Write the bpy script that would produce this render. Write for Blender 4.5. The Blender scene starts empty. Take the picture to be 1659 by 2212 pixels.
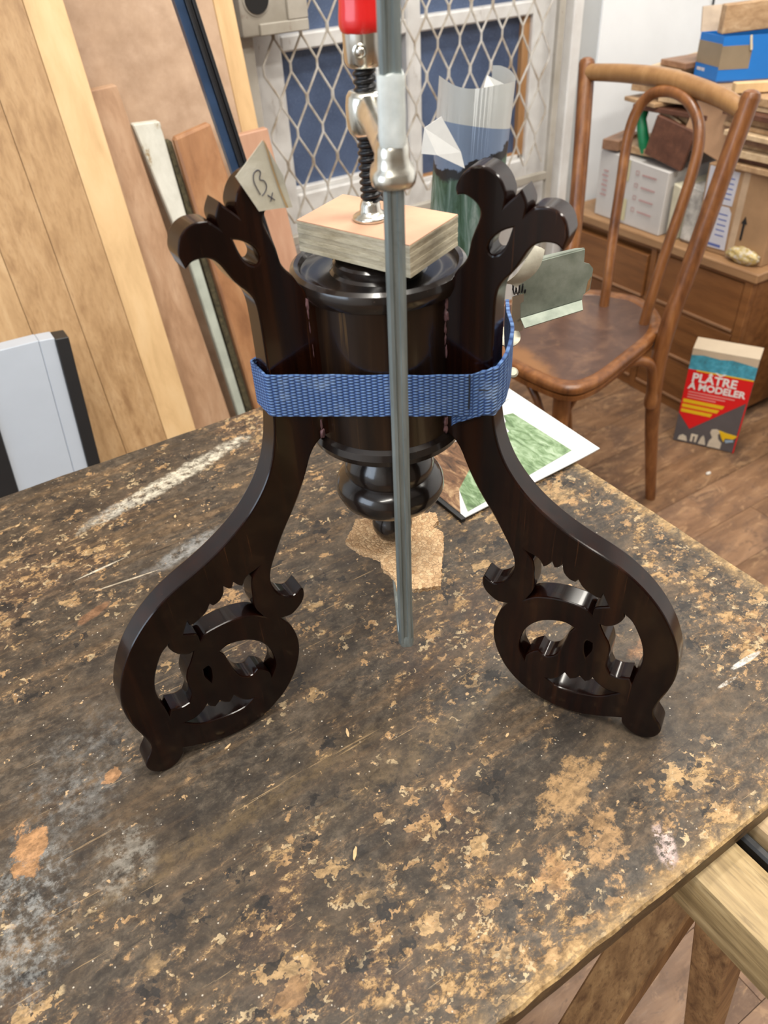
import bpy, bmesh, math, random
from mathutils import Vector, Matrix, noise
random.seed(7)
SC = bpy.context.scene
COL = SC.collection
# ------------------------------------------------------------------ camera
cam_d = bpy.data.cameras.new('camera')
cam = bpy.data.objects.new('camera', cam_d)
COL.objects.link(cam)
cam_d.sensor_fit = 'HORIZONTAL'
cam_d.sensor_width = 36.0
cam_d.lens = 36.0 * 1660.0 / 1659.0
cam_d.clip_start = 0.02
_r, _u, _f = (0.84107, -0.53876, -0.04842), (0.37088, 0.50919, 0.77664), (0.39377, 0.67116, -0.62808)
cam.matrix_world = Matrix(((_r[0], _u[0], -_f[0], 0), (_r[1], _u[1], -_f[1], 0), (_r[2], _u[2], -_f[2], 1.23), (0, 0, 0, 1)))
cam_d.dof.use_dof = True
cam_d.dof.focus_distance = 0.62
cam_d.dof.aperture_fstop = 13.0
SC.camera = cam
# ------------------------------------------------------------------ world, lights, exposure
W = bpy.data.worlds.new('world')
SC.world = W
W.use_nodes = True
W.node_tree.nodes['Background'].inputs[0].default_value = (0.42, 0.55, 0.8, 1)
W.node_tree.nodes['Background'].inputs[1].default_value = 0.6
SC.view_settings.view_transform = 'Standard'
SC.view_settings.look = 'None'
SC.view_settings.gamma = 1.0
SC.view_settings.use_curve_mapping = False
SC.view_settings.exposure = 0.0


def area(name, loc, target, sx, sy, power, color):
    l = bpy.data.lights.new(name, 'AREA')
    l.shape = 'RECTANGLE'
    l.size, l.size_y = sx, sy
    l.energy = power
    l.color = color
    o = bpy.data.objects.new(name, l)
    COL.objects.link(o)
    o.location = loc
    o.rotation_euler = (Vector(target) - Vector(loc)).to_track_quat('-Z', 'Y').to_euler()
    return o


# ceiling strip lamps (their housings are built with the ceiling) and the daylight window in the left wall
LAMPS = [(0.05, 0.25), (1.15, -0.35), (-1.0, -0.9), (1.3, 1.0)]
LAMP_POWER = [26, 32, 26, 30]
for (lx, ly), lp in zip(LAMPS, LAMP_POWER):
    area('ceiling_lamp_light', (lx, ly, 2.44), (lx, ly, 0), 1.2, 0.16, lp, (1.0, 0.95, 0.86))
area('window_daylight', (-2.12, 0.3, 1.55), (0.4, 0.3, 0.9), 1.5, 1.1, 30, (0.74, 0.86, 1.0))

# ------------------------------------------------------------------ frames
ZT = 0.697                                   # table top height
AX = Vector((0.2418 + 0.0026, 0.4059 - 0.0015, 0))   # axis of the pedestal drum
LEGAX = Vector((0.2418, 0.4059, 0))
NV = Vector((-0.51182, -0.85910, 0))         # from the drum towards the front
SV = Vector((0.85910, -0.51182, 0))          # across the drum


def L(s, n, z):
    """point in mm: across, towards front, above the table"""
    return AX + SV * (s / 1000) + NV * (n / 1000) + Vector((0, 0, ZT + z / 1000))


# ------------------------------------------------------------------ materials
class NT:
    def __init__(self, name):
        self.m = bpy.data.materials.new(name)
        self.m.use_nodes = True
        self.t = self.m.node_tree
        self.b = self.t.nodes['Principled BSDF']
        self.tc = None

    def n(self, typ, **kw):
        nd = self.t.nodes.new(typ)
        for k, v in kw.items():
            if hasattr(nd, k):
                setattr(nd, k, v)
            else:
                nd.inputs[k].default_value = v
        return nd

    def l(self, a, b):
        self.t.links.new(a, b)

    def obj(self):
        if not self.tc:
            self.tc = self.n('ShaderNodeTexCoord')
        return self.tc.outputs['Object']

    def mapping(self, loc=(0, 0, 0), rot=(0, 0, 0), scale=(1, 1, 1), typ='POINT', src=None):
        mp = self.n('ShaderNodeMapping', vector_type=typ)
        mp.inputs['Location'].default_value = loc
        mp.inputs['Rotation'].default_value = rot
        mp.inputs['Scale'].default_value = scale
        self.l(src or self.obj(), mp.inputs['Vector'])
        return mp.outputs[0]

    def noise(self, vec, scale, detail=6, rough=0.55, dist=0.0):
        nd = self.n('ShaderNodeTexNoise')
        nd.inputs['Scale'].default_value = scale
        nd.inputs['Detail'].default_value = detail
        nd.inputs['Roughness'].default_value = rough
        nd.inputs['Distortion'].default_value = dist
        self.l(vec, nd.inputs['Vector'])
        return nd.outputs['Fac']

    def voro(self, vec, scale, feature='F1'):
        nd = self.n('ShaderNodeTexVoronoi', feature=feature)
        nd.inputs['Scale'].default_value = scale
        self.l(vec, nd.inputs['Vector'])
        return nd

    def ramp(self, fac, stops, interp='LINEAR'):
        nd = self.n('ShaderNodeValToRGB')
        cr = nd.color_ramp
        cr.interpolation = interp
        while len(cr.elements) < len(stops):
            cr.elements.new(0.5)
        for e, (p, c) in zip(cr.elements, stops):
            e.position = p
            e.color = (*c, 1) if len(c) == 3 else c
        self.l(fac, nd.inputs[0])
        return nd.outputs[0]

    def val(self, fac, a, b, lo=0.0, hi=1.0):
        nd = self.n('ShaderNodeMapRange', interpolation_type='SMOOTHSTEP')
        nd.inputs['From Min'].default_value = a
        nd.inputs['From Max'].default_value = b
        nd.inputs['To Min'].default_value = lo
        nd.inputs['To Max'].default_value = hi
        self.l(fac, nd.inputs['Value'])
        return nd.outputs[0]

    def math(self, op, a, b=None, c=None):
        nd = self.n('ShaderNodeMath', operation=op)
        for i, x in enumerate((a, b, c)):
            if x is None:
                continue
            if isinstance(x, (int, float)):
                nd.inputs[i].default_value = x
            else:
                self.l(x, nd.inputs[i])
        return nd.outputs[0]

    def mix(self, fac, a, b, blend='MIX'):
        nd = self.n('ShaderNodeMix', data_type='RGBA', blend_type=blend)
        for sock, x in ((nd.inputs[0], fac), (nd.inputs[6], a), (nd.inputs[7], b)):
            if isinstance(x, (int, float)):
                sock.default_value = x
            elif isinstance(x, tuple):
                sock.default_value = (*x, 1) if len(x) == 3 else x
            else:
                self.l(x, sock)
        return nd.outputs[2]

    def blob(self, c, ang, a, b, wob=0.35, wscale=25, soft=0.35):
        """mask of a stain with its own ragged outline"""
        v = self.mapping(loc=(c[0], c[1], 0), rot=(0, 0, math.radians(ang)), scale=(a, b, 1e3), typ='TEXTURE')
        ln = self.n('ShaderNodeVectorMath', operation='LENGTH')
        self.l(v, ln.inputs[0])
        nz = self.noise(self.obj(), wscale, 8, 0.7)
        r = self.math('ADD', ln.outputs['Value'], self.math('MULTIPLY', self.math('SUBTRACT', nz, 0.5), wob * 4))
        return self.val(r, 1 + soft / 2, 1 - soft / 2)

    def bump(self, h, strength=0.3, dist=0.002):
        bp = self.n('ShaderNodeBump')
        bp.inputs['Strength'].default_value = strength
        bp.inputs['Distance'].default_value = dist
        self.l(h, bp.inputs['Height'])
        self.l(bp.outputs[0], self.b.inputs['Normal'])

    def out(self, col=None, rough=0.5, metal=0.0, spec=None, coat=0.0, coat_r=0.1):
        if isinstance(col, tuple):
            self.b.inputs['Base Color'].default_value = (*col, 1)
        elif col is not None:
            self.l(col, self.b.inputs['Base Color'])
        if isinstance(rough, (int, float)):
            self.b.inputs['Roughness'].default_value = rough
        else:
            self.l(rough, self.b.inputs['Roughness'])
        self.b.inputs['Metallic'].default_value = metal
        if spec is not None:
            self.b.inputs['Specular IOR Level'].default_value = spec
        self.b.inputs['Coat Weight'].default_value = coat
        self.b.inputs['Coat Roughness'].default_value = coat_r
        return self.m


def srgb(r, g, b):
    f = lambda c: (c / 255 / 12.92) if c / 255 <= 0.04045 else ((c / 255 + 0.055) / 1.055) ** 2.4
    return (f(r), f(g), f(b))


def plain(name, col, rough=0.5, metal=0.0, var=0.12, scale=20, spec=None, bump=0.0, coat=0.0):
    t = NT(name)
    nz = t.noise(t.obj(), scale, 6, 0.6)
    d = tuple(c * (1 - var) for c in col)
    h = tuple(min(1, c * (1 + var)) for c in col)
    c = t.ramp(nz, [(0.3, d), (0.7, h)])
    if bump:
        t.bump(t.noise(t.obj(), scale * 6, 5), bump, 0.001)
    return t.out(c, rough, metal, spec, coat)


def wood(name, dark, mid, light, grain=(1, 1, 0.06), sc=40, rough=0.55, rot=(0, 0, 0), streak=0.5, coat=0.0, bump=0.15, big=3.0):
    t = NT(name)
    v = t.mapping(rot=rot, scale=grain)
    a = t.noise(v, sc, 8, 0.6, 0.4)
    b = t.noise(v, sc * 4, 4, 0.6)
    c = t.ramp(a, [(0.28, dark), (0.5, mid), (0.72, light)])
    c = t.mix(t.val(b, 0.45, 0.8, 0, streak), c, dark)
    lo = t.noise(v, sc / big / 4, 3, 0.5)
    c = t.mix(t.val(lo, 0.35, 0.7, 0, 0.35), c, mid)
    if bump:
        t.bump(a, bump, 0.0015)
    return t.out(c, rough, 0, None, coat)


# ------------------------------------------------------------------ object helpers
def tag(o, label, cat, group=None):
    o['label'] = label
    o['category'] = cat
    if group:
        o['group'] = group
    return o


def empty(name, loc, label, cat, group=None):
    o = bpy.data.objects.new(name, None)
    o.empty_display_size = 0.05
    COL.objects.link(o)
    o.location = loc
    tag(o, label, cat, group)
    return o


def setp(o, parent):
    if parent is not None:
        o.parent = parent
        if parent.type == 'EMPTY':
            o.matrix_parent_inverse = Matrix.Translation(-parent.location)


def mk(name, verts, faces, mat, parent=None, smooth=False, ang=0.6):
    me = bpy.data.meshes.new(name)
    me.from_pydata([tuple(v) for v in verts], [], faces)
    me.update()
    return mko(name, me, mat, parent, smooth, ang)


def mko(name, me, mat, parent=None, smooth=False, ang=0.6):
    bm = bmesh.new()
    bm.from_mesh(me)
    bmesh.ops.recalc_face_normals(bm, faces=bm.faces)
    bm.to_mesh(me)
    bm.free()
    if mat:
        me.materials.clear()
        me.materials.append(mat)
    if smooth:
        me.shade_smooth()
        me.set_sharp_from_angle(angle=ang)
    o = bpy.data.objects.new(name, me)
    COL.objects.link(o)
    setp(o, parent)
    return o


def bm_obj(name, bm, mat, parent=None, smooth=False, ang=0.6):
    me = bpy.data.meshes.new(name)
    bm.to_mesh(me)
    bm.free()
    return mko(name, me, mat, parent, smooth, ang)


def hexa(name, p, mat, parent=None, bev=0.0, seg=1):
    """p: 8 points, bottom loop then top loop"""
    bm = bmesh.new()
    v = [bm.verts.new(q) for q in p]
    for f in ((3, 2, 1, 0), (4, 5, 6, 7), (0, 1, 5, 4), (1, 2, 6, 5), (2, 3, 7, 6), (3, 0, 4, 7)):
        bm.faces.new([v[i] for i in f])
    if bev:
        bmesh.ops.bevel(bm, geom=bm.edges[:], offset=bev, segments=seg, affect='EDGES', profile=0.5)
    return bm_obj(name, bm, mat, parent, bev > 0 and seg > 1, 0.7)


def box(name, lo, hi, mat, parent=None, bev=0.0, seg=1):
    (a, b, c), (d, e, f) = lo, hi
    return hexa(name, [(a, b, c), (d, b, c), (d, e, c), (a, e, c), (a, b, f), (d, b, f), (d, e, f), (a, e, f)], mat, parent, bev, seg)


def obox(name, c, ex, ey, ez, mat, parent=None, bev=0.0, seg=1):
    """oriented box from centre and three half-extent vectors"""
    c, ex, ey, ez = Vector(c), Vector(ex), Vector(ey), Vector(ez)
    p = [c + ex * i + ey * j + ez * k for k in (-1, 1) for i, j in ((-1, -1), (1, -1), (1, 1), (-1, 1))]
    return hexa(name, p, mat, parent, bev, seg)


def catmull(pts, n=6, closed=False):
    P = [Vector(p) for p in pts]
    out = []
    m = len(P)
    rng = range(m if closed else m - 1)
    for i in rng:
        g = lambda k: P[k % m] if closed else P[max(0, min(m - 1, k))]
        p0, p1, p2, p3 = g(i - 1), g(i), g(i + 1), g(i + 2)
        for j in range(n):
            t = j / n
            out.append(0.5 * ((2 * p1) + (p2 - p0) * t + (2 * p0 - 5 * p1 + 4 * p2 - p3) * t * t + (3 * p1 - p0 - 3 * p2 + p3) * t ** 3))
    if not closed:
        out.append(P[-1])
    return out


def tube_geo(path, rad, seg=10, caps=True, closed=False):
    path = [Vector(p) for p in path]
    n = len(path)
    rr = rad if isinstance(rad, (list, tuple)) else [rad] * n
    V, Fc = [], []
    prev = None
    for i, p in enumerate(path):
        if closed:
            d = (path[(i + 1) % n] - path[i - 1]).normalized()
        else:
            d = (path[min(i + 1, n - 1)] - path[max(i - 1, 0)]).normalized()
        if prev is None:
            ref = Vector((0, 0, 1)) if abs(d.z) < 0.9 else Vector((1, 0, 0))
            x = d.cross(ref).normalized()
        else:
            x = (prev - d * prev.dot(d)).normalized()
        prev = x
        y = d.cross(x)
        for k in range(seg):
            a = 2 * math.pi * k / seg
            V.append(p + (x * math.cos(a) + y * math.sin(a)) * rr[i])
    m = n if closed else n - 1
    for i in range(m):
        for k in range(seg):
            a, b = i * seg + k, i * seg + (k + 1) % seg
            c, d = ((i + 1) % n) * seg + (k + 1) % seg, ((i + 1) % n) * seg + k
            Fc.append((a, b, c, d))
    if caps and not closed:
        Fc.append(tuple(range(seg))[::-1])
        Fc.append(tuple(range((n - 1) * seg, n * seg)))
    return V, Fc


def tube(name, path, rad, mat, parent=None, seg=10, closed=False):
    V, Fc = tube_geo(path, rad, seg, True, closed)
    return mk(name, V, Fc, mat, parent, True, 0.9)


def lathe(name, prof, origin, mat, parent=None, seg=48, axis=None, ang=0.5):
    """prof: (r, z) list, bottom to top, metres; axis: optional unit direction"""
    o = Vector(origin)
    az = Vector(axis or (0, 0, 1)).normalized()
    ax_ = az.cross(Vector((0.3, 0.9, 0.1))).normalized()
    ay = az.cross(ax_)
    V, Fc = [], []
    for r, z in prof:
        for k in range(seg):
            a = 2 * math.pi * k / seg
            V.append(o + az * z + (ax_ * math.cos(a) + ay * math.sin(a)) * r)
    for i in range(len(prof) - 1):
        for k in range(seg):
            Fc.append((i * seg + k, i * seg + (k + 1) % seg, (i + 1) * seg + (k + 1) % seg, (i + 1) * seg + k))
    Fc.append(tuple(range(seg))[::-1])
    Fc.append(tuple(range((len(prof) - 1) * seg, len(prof) * seg)))
    return mk(name, V, Fc, mat, parent, True, ang)


def smooth_loop(pts, n=4, corner=58):
    """closed outline smoothed between its sharp corners"""
    P = [Vector((p[0], p[1])) for p in pts]
    m = len(P)
    isc = []
    for i in range(m):
        a, b = P[i] - P[i - 1], P[(i + 1) % m] - P[i]
        isc.append(a.length < 1e-9 or b.length < 1e-9 or math.degrees(a.angle(b)) > corner)
    for _ in range(2):
        P = [P[i] if (isc[i] or isc[i - 1] or isc[(i + 1) % m]) else P[i] * 0.6 + (P[i - 1] + P[(i + 1) % m]) * 0.2 for i in range(m)]
    out = []
    for i in range(m):
        p1, p2 = P[i], P[(i + 1) % m]
        p0 = 2 * p1 - p2 if isc[i] else P[i - 1]
        p3 = 2 * p2 - p1 if isc[(i + 1) % m] else P[(i + 2) % m]
        for j in range(n):
            t = j / n
            out.append(0.5 * ((2 * p1) + (p2 - p0) * t + (2 * p0 - 5 * p1 + 4 * p2 - p3) * t * t + (3 * p1 - p0 - 3 * p2 + p3) * t ** 3))
    return out


def fret(name, loops, half, mw, mat, parent=None, bev=0.0012):
    """flat board sawn along the given outlines (first outer, then holes); mw maps (x, y, thickness) to the world"""
    cu = bpy.data.curves.new(name, 'CURVE')
    cu.dimensions = '2D'
    cu.fill_mode = 'BOTH'
    cu.extrude = half - bev
    cu.bevel_depth = bev
    cu.bevel_resolution = 1
    cu.offset = -bev
    for lp in loops:
        sp = cu.splines.new('POLY')
        sp.points.add(len(lp) - 1)
        for q, p in zip(sp.points, lp):
            q.co = (p[0], p[1], 0, 1)
        sp.use_cyclic_u = True
    o = bpy.data.objects.new(name, cu)
    COL.objects.link(o)
    dg = bpy.context.evaluated_depsgraph_get()
    me = bpy.data.meshes.new_from_object(o.evaluated_get(dg))
    bpy.data.objects.remove(o)
    bpy.data.curves.remove(cu)
    me.transform(mw)
    return mko(name, me, mat, parent, True, 0.36)


def text(name, body, size, c, ex, ey, mat, parent=None, depth=0.0004, bold=0.0):
    """raised print; c is the left end of the base line, ex and ey are unit directions"""
    cu = bpy.data.curves.new(name, 'FONT')
    cu.body = body
    cu.size = size
    cu.extrude = depth
    cu.offset = bold
    o = bpy.data.objects.new(name, cu)
    COL.objects.link(o)
    dg = bpy.context.evaluated_depsgraph_get()
    me = bpy.data.meshes.new_from_object(o.evaluated_get(dg))
    bpy.data.objects.remove(o)
    bpy.data.curves.remove(cu)
    ex, ey, c = Vector(ex).normalized(), Vector(ey).normalized(), Vector(c)
    ez = ex.cross(ey)
    me.transform(Matrix(((ex.x, ey.x, ez.x, c.x), (ex.y, ey.y, ez.y, c.y), (ex.z, ey.z, ez.z, c.z), (0, 0, 0, 1))))
    return mko(name, me, mat, parent)


def patch(name, c, ex, ey, pts, mat, parent=None, th=0.0006):
    """flat printed or stuck-on shape: outline pts (x, y) on the plane c, ex, ey, th thick"""
    ex, ey, c = Vector(ex).normalized(), Vector(ey).normalized(), Vector(c)
    ez = ex.cross(ey).normalized()
    n = len(pts)
    V = [c + ex * x + ey * y for x, y in pts] + [c + ex * x + ey * y + ez * th for x, y in pts]
    Fc = [tuple(range(n))[::-1], tuple(range(n, 2 * n))] + [(i, (i + 1) % n, n + (i + 1) % n, n + i) for i in range(n)]
    return mk(name, V, Fc, mat, parent)


def rect(x0, y0, x1, y1):
    return [(x0, y0), (x1, y0), (x1, y1), (x0, y1)]


def struct(o):
    o['kind'] = 'structure'
    return o
LEG_OUT = [(60,358.5),(63.9,363.3),(67.9,367),(67,372),(67.7,376.7),(70,382),(72.5,387.2),(73.9,392.2),(73.6,395),(71.1,398.1),(67.4,400.6),(63.7,401.4),(59.5,400.8),(58.5,404.9),(59.7,409.2),(63,414.1),(67.5,416.9),(72.6,418),(77.6,417.2),(82.7,414.3),(85.9,410.1),(87.9,405.7),(88.2,403),(87.8,398.8),(90.4,401.4),(93.2,403.9),(96.2,407.2),(98.7,403.1),(100,399.5),(99.5,395.1),(103.5,398.5),(108.2,400),(113,400.3),(118,398.1),(121.7,394.9),(123.5,390.4),(123.7,385.3),(121.5,377.6),(117.8,380.3),(113.8,381.5),(109.3,381.2),(105,379),(102.2,375.9),(99.5,370.6),(96.7,364.6),(93.3,360.5),(88.7,356.5),(86.2,353.2),(84.8,347.6),(84.4,342.1),(84.4,330.9),(84.6,307.9),(84.8,275.4),(86.5,264.1),(88.5,252.5),(92,239.3),(97,228.8),(104.3,217.8),(113.1,208),(122.6,199.2),(132,193.1),(146.8,183.7),(156.6,179.3),(171.9,173.9),(186.5,167.1),(197.7,157.8),(208.3,148.1),(217.2,137.5),(226.2,122.7),(233.1,105),(235.8,90.3),(235.5,76.7),(233.2,63.1),(228.8,49.5),(226.1,39.7),(225.8,32.1),(229.3,26.5),(234.6,22),(236.5,17.1),(235.6,10.4),(230.8,2.1),(225.2,-1.4),(216.6,-0.4),(209.8,2.6),(206.1,9.3),(205,14.8),(197.9,11.5),(183.6,4.6),(170.9,0.2),(159.6,-0),(145.8,1.1),(131.6,5.7),(118.1,14.4),(106.9,25.9),(99.7,40.9),(95,56.7),(94.1,69),(95.6,80.6),(100.1,91.7),(105.3,101.4),(97.5,100.3),(90.8,102.6),(85.6,107.8),(83.2,114.1),(84.1,120.1),(85.6,122.9),(92.3,118.5),(97.7,119.2),(102.8,123.4),(107.6,132.9),(109.2,141),(108.3,147.4),(106.3,154.6),(103.4,160),(98.6,169.1),(94.2,178.4),(88.2,188),(84.1,193.3),(76.6,205.8),(71.7,215.3),(67.6,225.7),(63.5,235.9),(60.7,243.7)]
LEG_H1 = [(119.9,112.7),(124.3,123.7),(125.5,139.3),(122.2,151.4),(116.6,159),(125.4,155.8),(129.9,149),(132.7,151.4),(135.7,155.8),(137.6,151.4),(140.4,152.4),(143.1,155.7),(144.6,149.5),(149,144.6),(154,143.3),(155.7,146),(160.2,139.9),(169.5,135),(173.3,135.2),(174.1,139.6),(179.3,129.7),(171.6,125.7),(169.6,122.7),(169.3,117),(164.4,121.1),(155.3,122.8),(145.3,123.4),(135.3,121.6),(126.4,117.6)]
LEG_H2 = [(123.1,44.2),(117.9,54.7),(116.6,65.3),(118.7,75.7),(124.4,87.5),(132.3,95.2),(141.4,99.6),(150.6,100.1),(158.1,97.6),(154.7,90.8),(152.4,82.2),(151.6,69.5),(147.2,60.2),(142.1,56.1),(137.7,57.1),(133,60.7),(127.8,56.3),(123.8,50.3)]
LEG_H3 = [(191.1,126.6),(197,121.7),(203,113.3),(208.1,101.4),(210.3,90.8),(210.5,80.4),(207.6,68.1),(206.6,58.2),(204.3,63.3),(196.3,59.9),(190.1,60.6),(186.5,68.2),(186.8,77.6),(187.5,87),(185.4,94.9),(180,98.2),(177.6,105.8),(176.1,109.4),(180.5,109.3),(186.1,111.4),(190.2,116.5),(191.6,122.7)]
LEG_H4 = [(142.1,30.5),(150.4,25.6),(161.7,24),(175.5,27.3),(186.6,32.5),(197.8,42.1),(189.6,41.7),(181.7,45.7),(177.5,50),(176.4,46.1),(172.6,42.5),(167.9,46.6),(165.6,42.9),(160.6,39.4),(156.3,44.6),(151.6,36.4),(146.5,31.7)]
LEG_H5 = [(169.1,89.4),(172.9,87.5),(173.3,80.1),(170.1,70.8),(168.3,76.1),(167.6,84.9)]
LEG_H6 = [(92.3,386.5),(88.8,385.3),(85.2,383.7),(82.2,381.4),(79.2,377.6),(78,373.9),(79.5,370.5),(82.2,369.4),(85.3,370.8),(88.3,374.2),(90.2,378.4),(91.4,383.5)]

# ================================================================== materials used across the scene
M_WALL = plain('white_wall_paint', (0.84, 0.86, 0.88), 0.7, var=0.04, scale=5)
M_CEIL = plain('ceiling_paint', (0.8, 0.8, 0.79), 0.8, var=0.03)
M_TRIM = plain('painted_trim', (0.66, 0.66, 0.64), 0.5, var=0.1, scale=18, bump=0.1)
M_GREYTRIM = plain('grey_trim', (0.46, 0.48, 0.49), 0.5, var=0.06, scale=9)
M_BLACK = plain('black_plastic', (0.012, 0.012, 0.013), 0.45)
M_DARKGAP = plain('painted_hole_shade', (0.006, 0.005, 0.005), 0.8)


def floor_mat():
    t = NT('worn_floor_boards')
    v = t.mapping(scale=(0.18, 1, 1))
    a = t.noise(v, 26, 9, 0.65, 0.5)
    b = t.noise(t.obj(), 7, 8, 0.7, 0.6)
    f = t.noise(v, 130, 4, 0.6)
    c = t.ramp(a, [(0.3, (0.10, 0.05, 0.024)), (0.5, (0.22, 0.118, 0.058)), (0.7, (0.36, 0.205, 0.105))])
    b2 = t.noise(t.mapping(rot=(0, 0, 0.5), scale=(0.4, 1, 1)), 34, 10, 0.75, 0.8)
    c = t.mix(t.val(b, 0.48, 0.64, 0, 0.7), c, (0.075, 0.042, 0.026))
    c = t.mix(t.val(b2, 0.53, 0.62, 0, 0.7), c, (0.44, 0.265, 0.135))
    c = t.mix(t.val(b2, 0.44, 0.36, 0, 0.65), c, (0.06, 0.033, 0.02))
    c = t.mix(t.val(f, 0.55, 0.75, 0, 0.35), c, (0.36, 0.24, 0.16))
    oi = t.n('ShaderNodeObjectInfo')
    c = t.mix(0.22, c, t.ramp(oi.outputs['Random'], [(0, (0.12, 0.062, 0.036)), (1, (0.33, 0.195, 0.13))]))
    t.bump(a, 0.25, 0.002)
    return t.out(c, t.val(b, 0.3, 0.7, 0.38, 0.62))


M_FLOOR = floor_mat()
M_SUB = plain('subfloor', (0.13, 0.075, 0.042), 0.9)

# ================================================================== the room
WV = 1.763
struct(box('floor', (-2.2, -2.4, -0.06), (2.6, WV + 0.3, -0.012), M_SUB))
FLOOR = bpy.data.objects['floor']
_pm = {}
rv = random.Random(3)
row = 0
y = -0.62
while y < WV:
    w = 0.118
    x = -0.2 - rv.random() * 0.9
    while x < 2.6:
        ln = rv.choice((0.9, 1.2, 1.5))
        if ln not in _pm:
            bm = bmesh.new()
            bmesh.ops.create_cube(bm, size=1)
            for q in bm.verts:
                q.co = Vector((q.co.x * (ln - 0.0010), q.co.y * (w - 0.0010), q.co.z * 0.014))
            me = bpy.data.meshes.new('plank')
            bm.to_mesh(me)
            bm.free()
            me.materials.append(M_FLOOR)
            _pm[ln] = me
        if x + ln / 2 < 2.58 + ln / 2:
            o = bpy.data.objects.new('plank', _pm[ln])
            COL.objects.link(o)
            o.location = (x + ln / 2, y + w / 2, -0.007 + rv.uniform(-0.0006, 0.0))
            o.parent = FLOOR
        x += ln
    y += w
    row += 1
# rest of the floor, out of the picture
struct(box('floor_far', (-2.2, -2.4, -0.012), (2.6, -0.62, -0.002), M_FLOOR))

struct(box('ceiling', (-2.3, -2.5, 2.6), (2.7, WV + 0.3, 2.7), M_CEIL))
struct(box('wall_back', (-2.2, WV, 0), (0.735, WV + 0.16, 2.6), M_WALL))
struct(box('wall_back_side', (1.815, WV, 0), (2.6, WV + 0.16, 2.6), M_WALL))
struct(box('wall_back_top', (0.735, WV, 2.08), (1.815, WV + 0.16, 2.6), M_WALL))
struct(box('wall_right', (2.6, -2.4, 0), (2.7, WV + 0.16, 2.6), M_WALL))
M_DIM = plain('dim_unseen_wall', (0.20, 0.17, 0.14), 0.8, var=0.2, scale=3)  # unseen front wall, coloured dark so it throws less fill light
struct(box('wall_front', (-2.2, -2.5, 0), (2.6, -2.4, 2.6), M_DIM))
# left wall with its daylight window
for nm, lo, hi in (('wall_left', (-2.3, -2.4, 0), (-2.2, -0.55, 2.6)), ('wall_left_far', (-2.3, 1.15, 0), (-2.2, WV + 0.16, 2.6)),
                   ('wall_left_low', (-2.3, -0.55, 0), (-2.2, 1.15, 0.95)), ('wall_left_top', (-2.3, -0.55, 2.15), (-2.2, 1.15, 2.6))):
    struct(box(nm, lo, hi, M_WALL))
wf = struct(box('window_1', (-2.29, -0.55, 0.95), (-2.21, 1.15, 1.0), M_TRIM))
for lo, hi in (((-2.29, -0.55, 2.1), (-2.21, 1.15, 2.15)), ((-2.29, -0.55, 1.0), (-2.21, -0.5, 2.1)), ((-2.29, 1.1, 1.0), (-2.21, 1.15, 2.1)), ((-2.28, 0.27, 1.0), (-2.22, 0.33, 2.1))):
    box('window_frame', lo, hi, M_TRIM, wf)
t_ = NT('window_glass')
t_.b.inputs['Transmission Weight'].default_value = 1.0
t_.out((0.9, 0.95, 1.0), 0.0)
box('pane', (-2.255, -0.5, 1.0), (-2.25, 1.1, 2.1), t_.m, wf)
# ceiling lamps
M_HOUSE = plain('lamp_housing', (0.7, 0.7, 0.68), 0.4)
t_ = NT('lamp_tube_glow')
t_.b.inputs['Emission Color'].default_value = (1, 0.95, 0.86, 1)
t_.b.inputs['Emission Strength'].default_value = 3.0
M_GLOW = t_.out((0.9, 0.9, 0.9), 0.4)
for i, (lx, ly) in enumerate(LAMPS):
    e = empty('ceiling_lamp', (lx, ly, 2.6), 'white strip lamp fixed to the ceiling above the room', 'lamp', 'ceiling strip lamps')
    box('housing', (lx - 0.65, ly - 0.09, 2.53), (lx + 0.65, ly + 0.09, 2.6), M_HOUSE, e, 0.01)
    for dy in (-0.045, 0.045):
        tube('lamp_tube', [(lx - 0.6, ly + dy, 2.5), (lx + 0.6, ly + dy, 2.5)], 0.013, M_GLOW, e, 10)

# ------------------------------------------------------------------ glazed door behind the grille
def bk(uu, zz, vv):
    """scale a measure taken on the grille plane to the deeper plane vv"""
    k = vv / WV
    return uu * k, 1.23 - (1.23 - zz) * k


def glass_mat():
    t = NT('dusk_lit_obscured_glass')
    a = t.noise(t.obj(), 260, 3, 0.6)
    b = t.noise(t.obj(), 5, 4, 0.6)
    c = t.ramp(b, [(0.3, (0.055, 0.08, 0.15)), (0.7, (0.10, 0.145, 0.26))])  # opaque panes: dusk light through frosted glass is put into the blue
    c = t.mix(t.val(a, 0.5, 0.75, 0, 0.6), c, (0.15, 0.2, 0.31))
    t.bump(a, 0.4, 0.001)
    return t.out(c, 0.32, 0, 0.5)


def old_white():
    t = NT('old_white_paint')
    a = t.noise(t.mapping(scale=(1, 1, 0.3)), 28, 9, 0.7)
    b = t.noise(t.obj(), 9, 5, 0.6)
    c = t.ramp(b, [(0.3, (0.62, 0.60, 0.58)), (0.7, (0.80, 0.80, 0.79))])
    c = t.mix(t.val(a, 0.60, 0.72, 0, 0.65), c, (0.28, 0.22, 0.17))
    t.bump(a, 0.2, 0.002)
    return t.out(c, 0.5)


M_GLASS = glass_mat()
M_OLDW = old_white()
M_BEAD = wood('pine_bead', (0.25, 0.12, 0.05), (0.42, 0.22, 0.09), (0.5, 0.28, 0.13))
VD = 1.80
door = box('door_1', (0.735, VD + 0.05, 0), (1.815, VD + 0.09, 2.08), M_OLDW)
struct(door)


def dpart(name, u0, u1, z0, z1, mat, v0=VD, v1=VD + 0.05, bev=0.004):
    a, c = bk(u0, z0, VD)
    b, d = bk(u1, z1, VD)
    return box(name, (a, v0, c), (b, v1, d), mat, door, bev)


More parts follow.
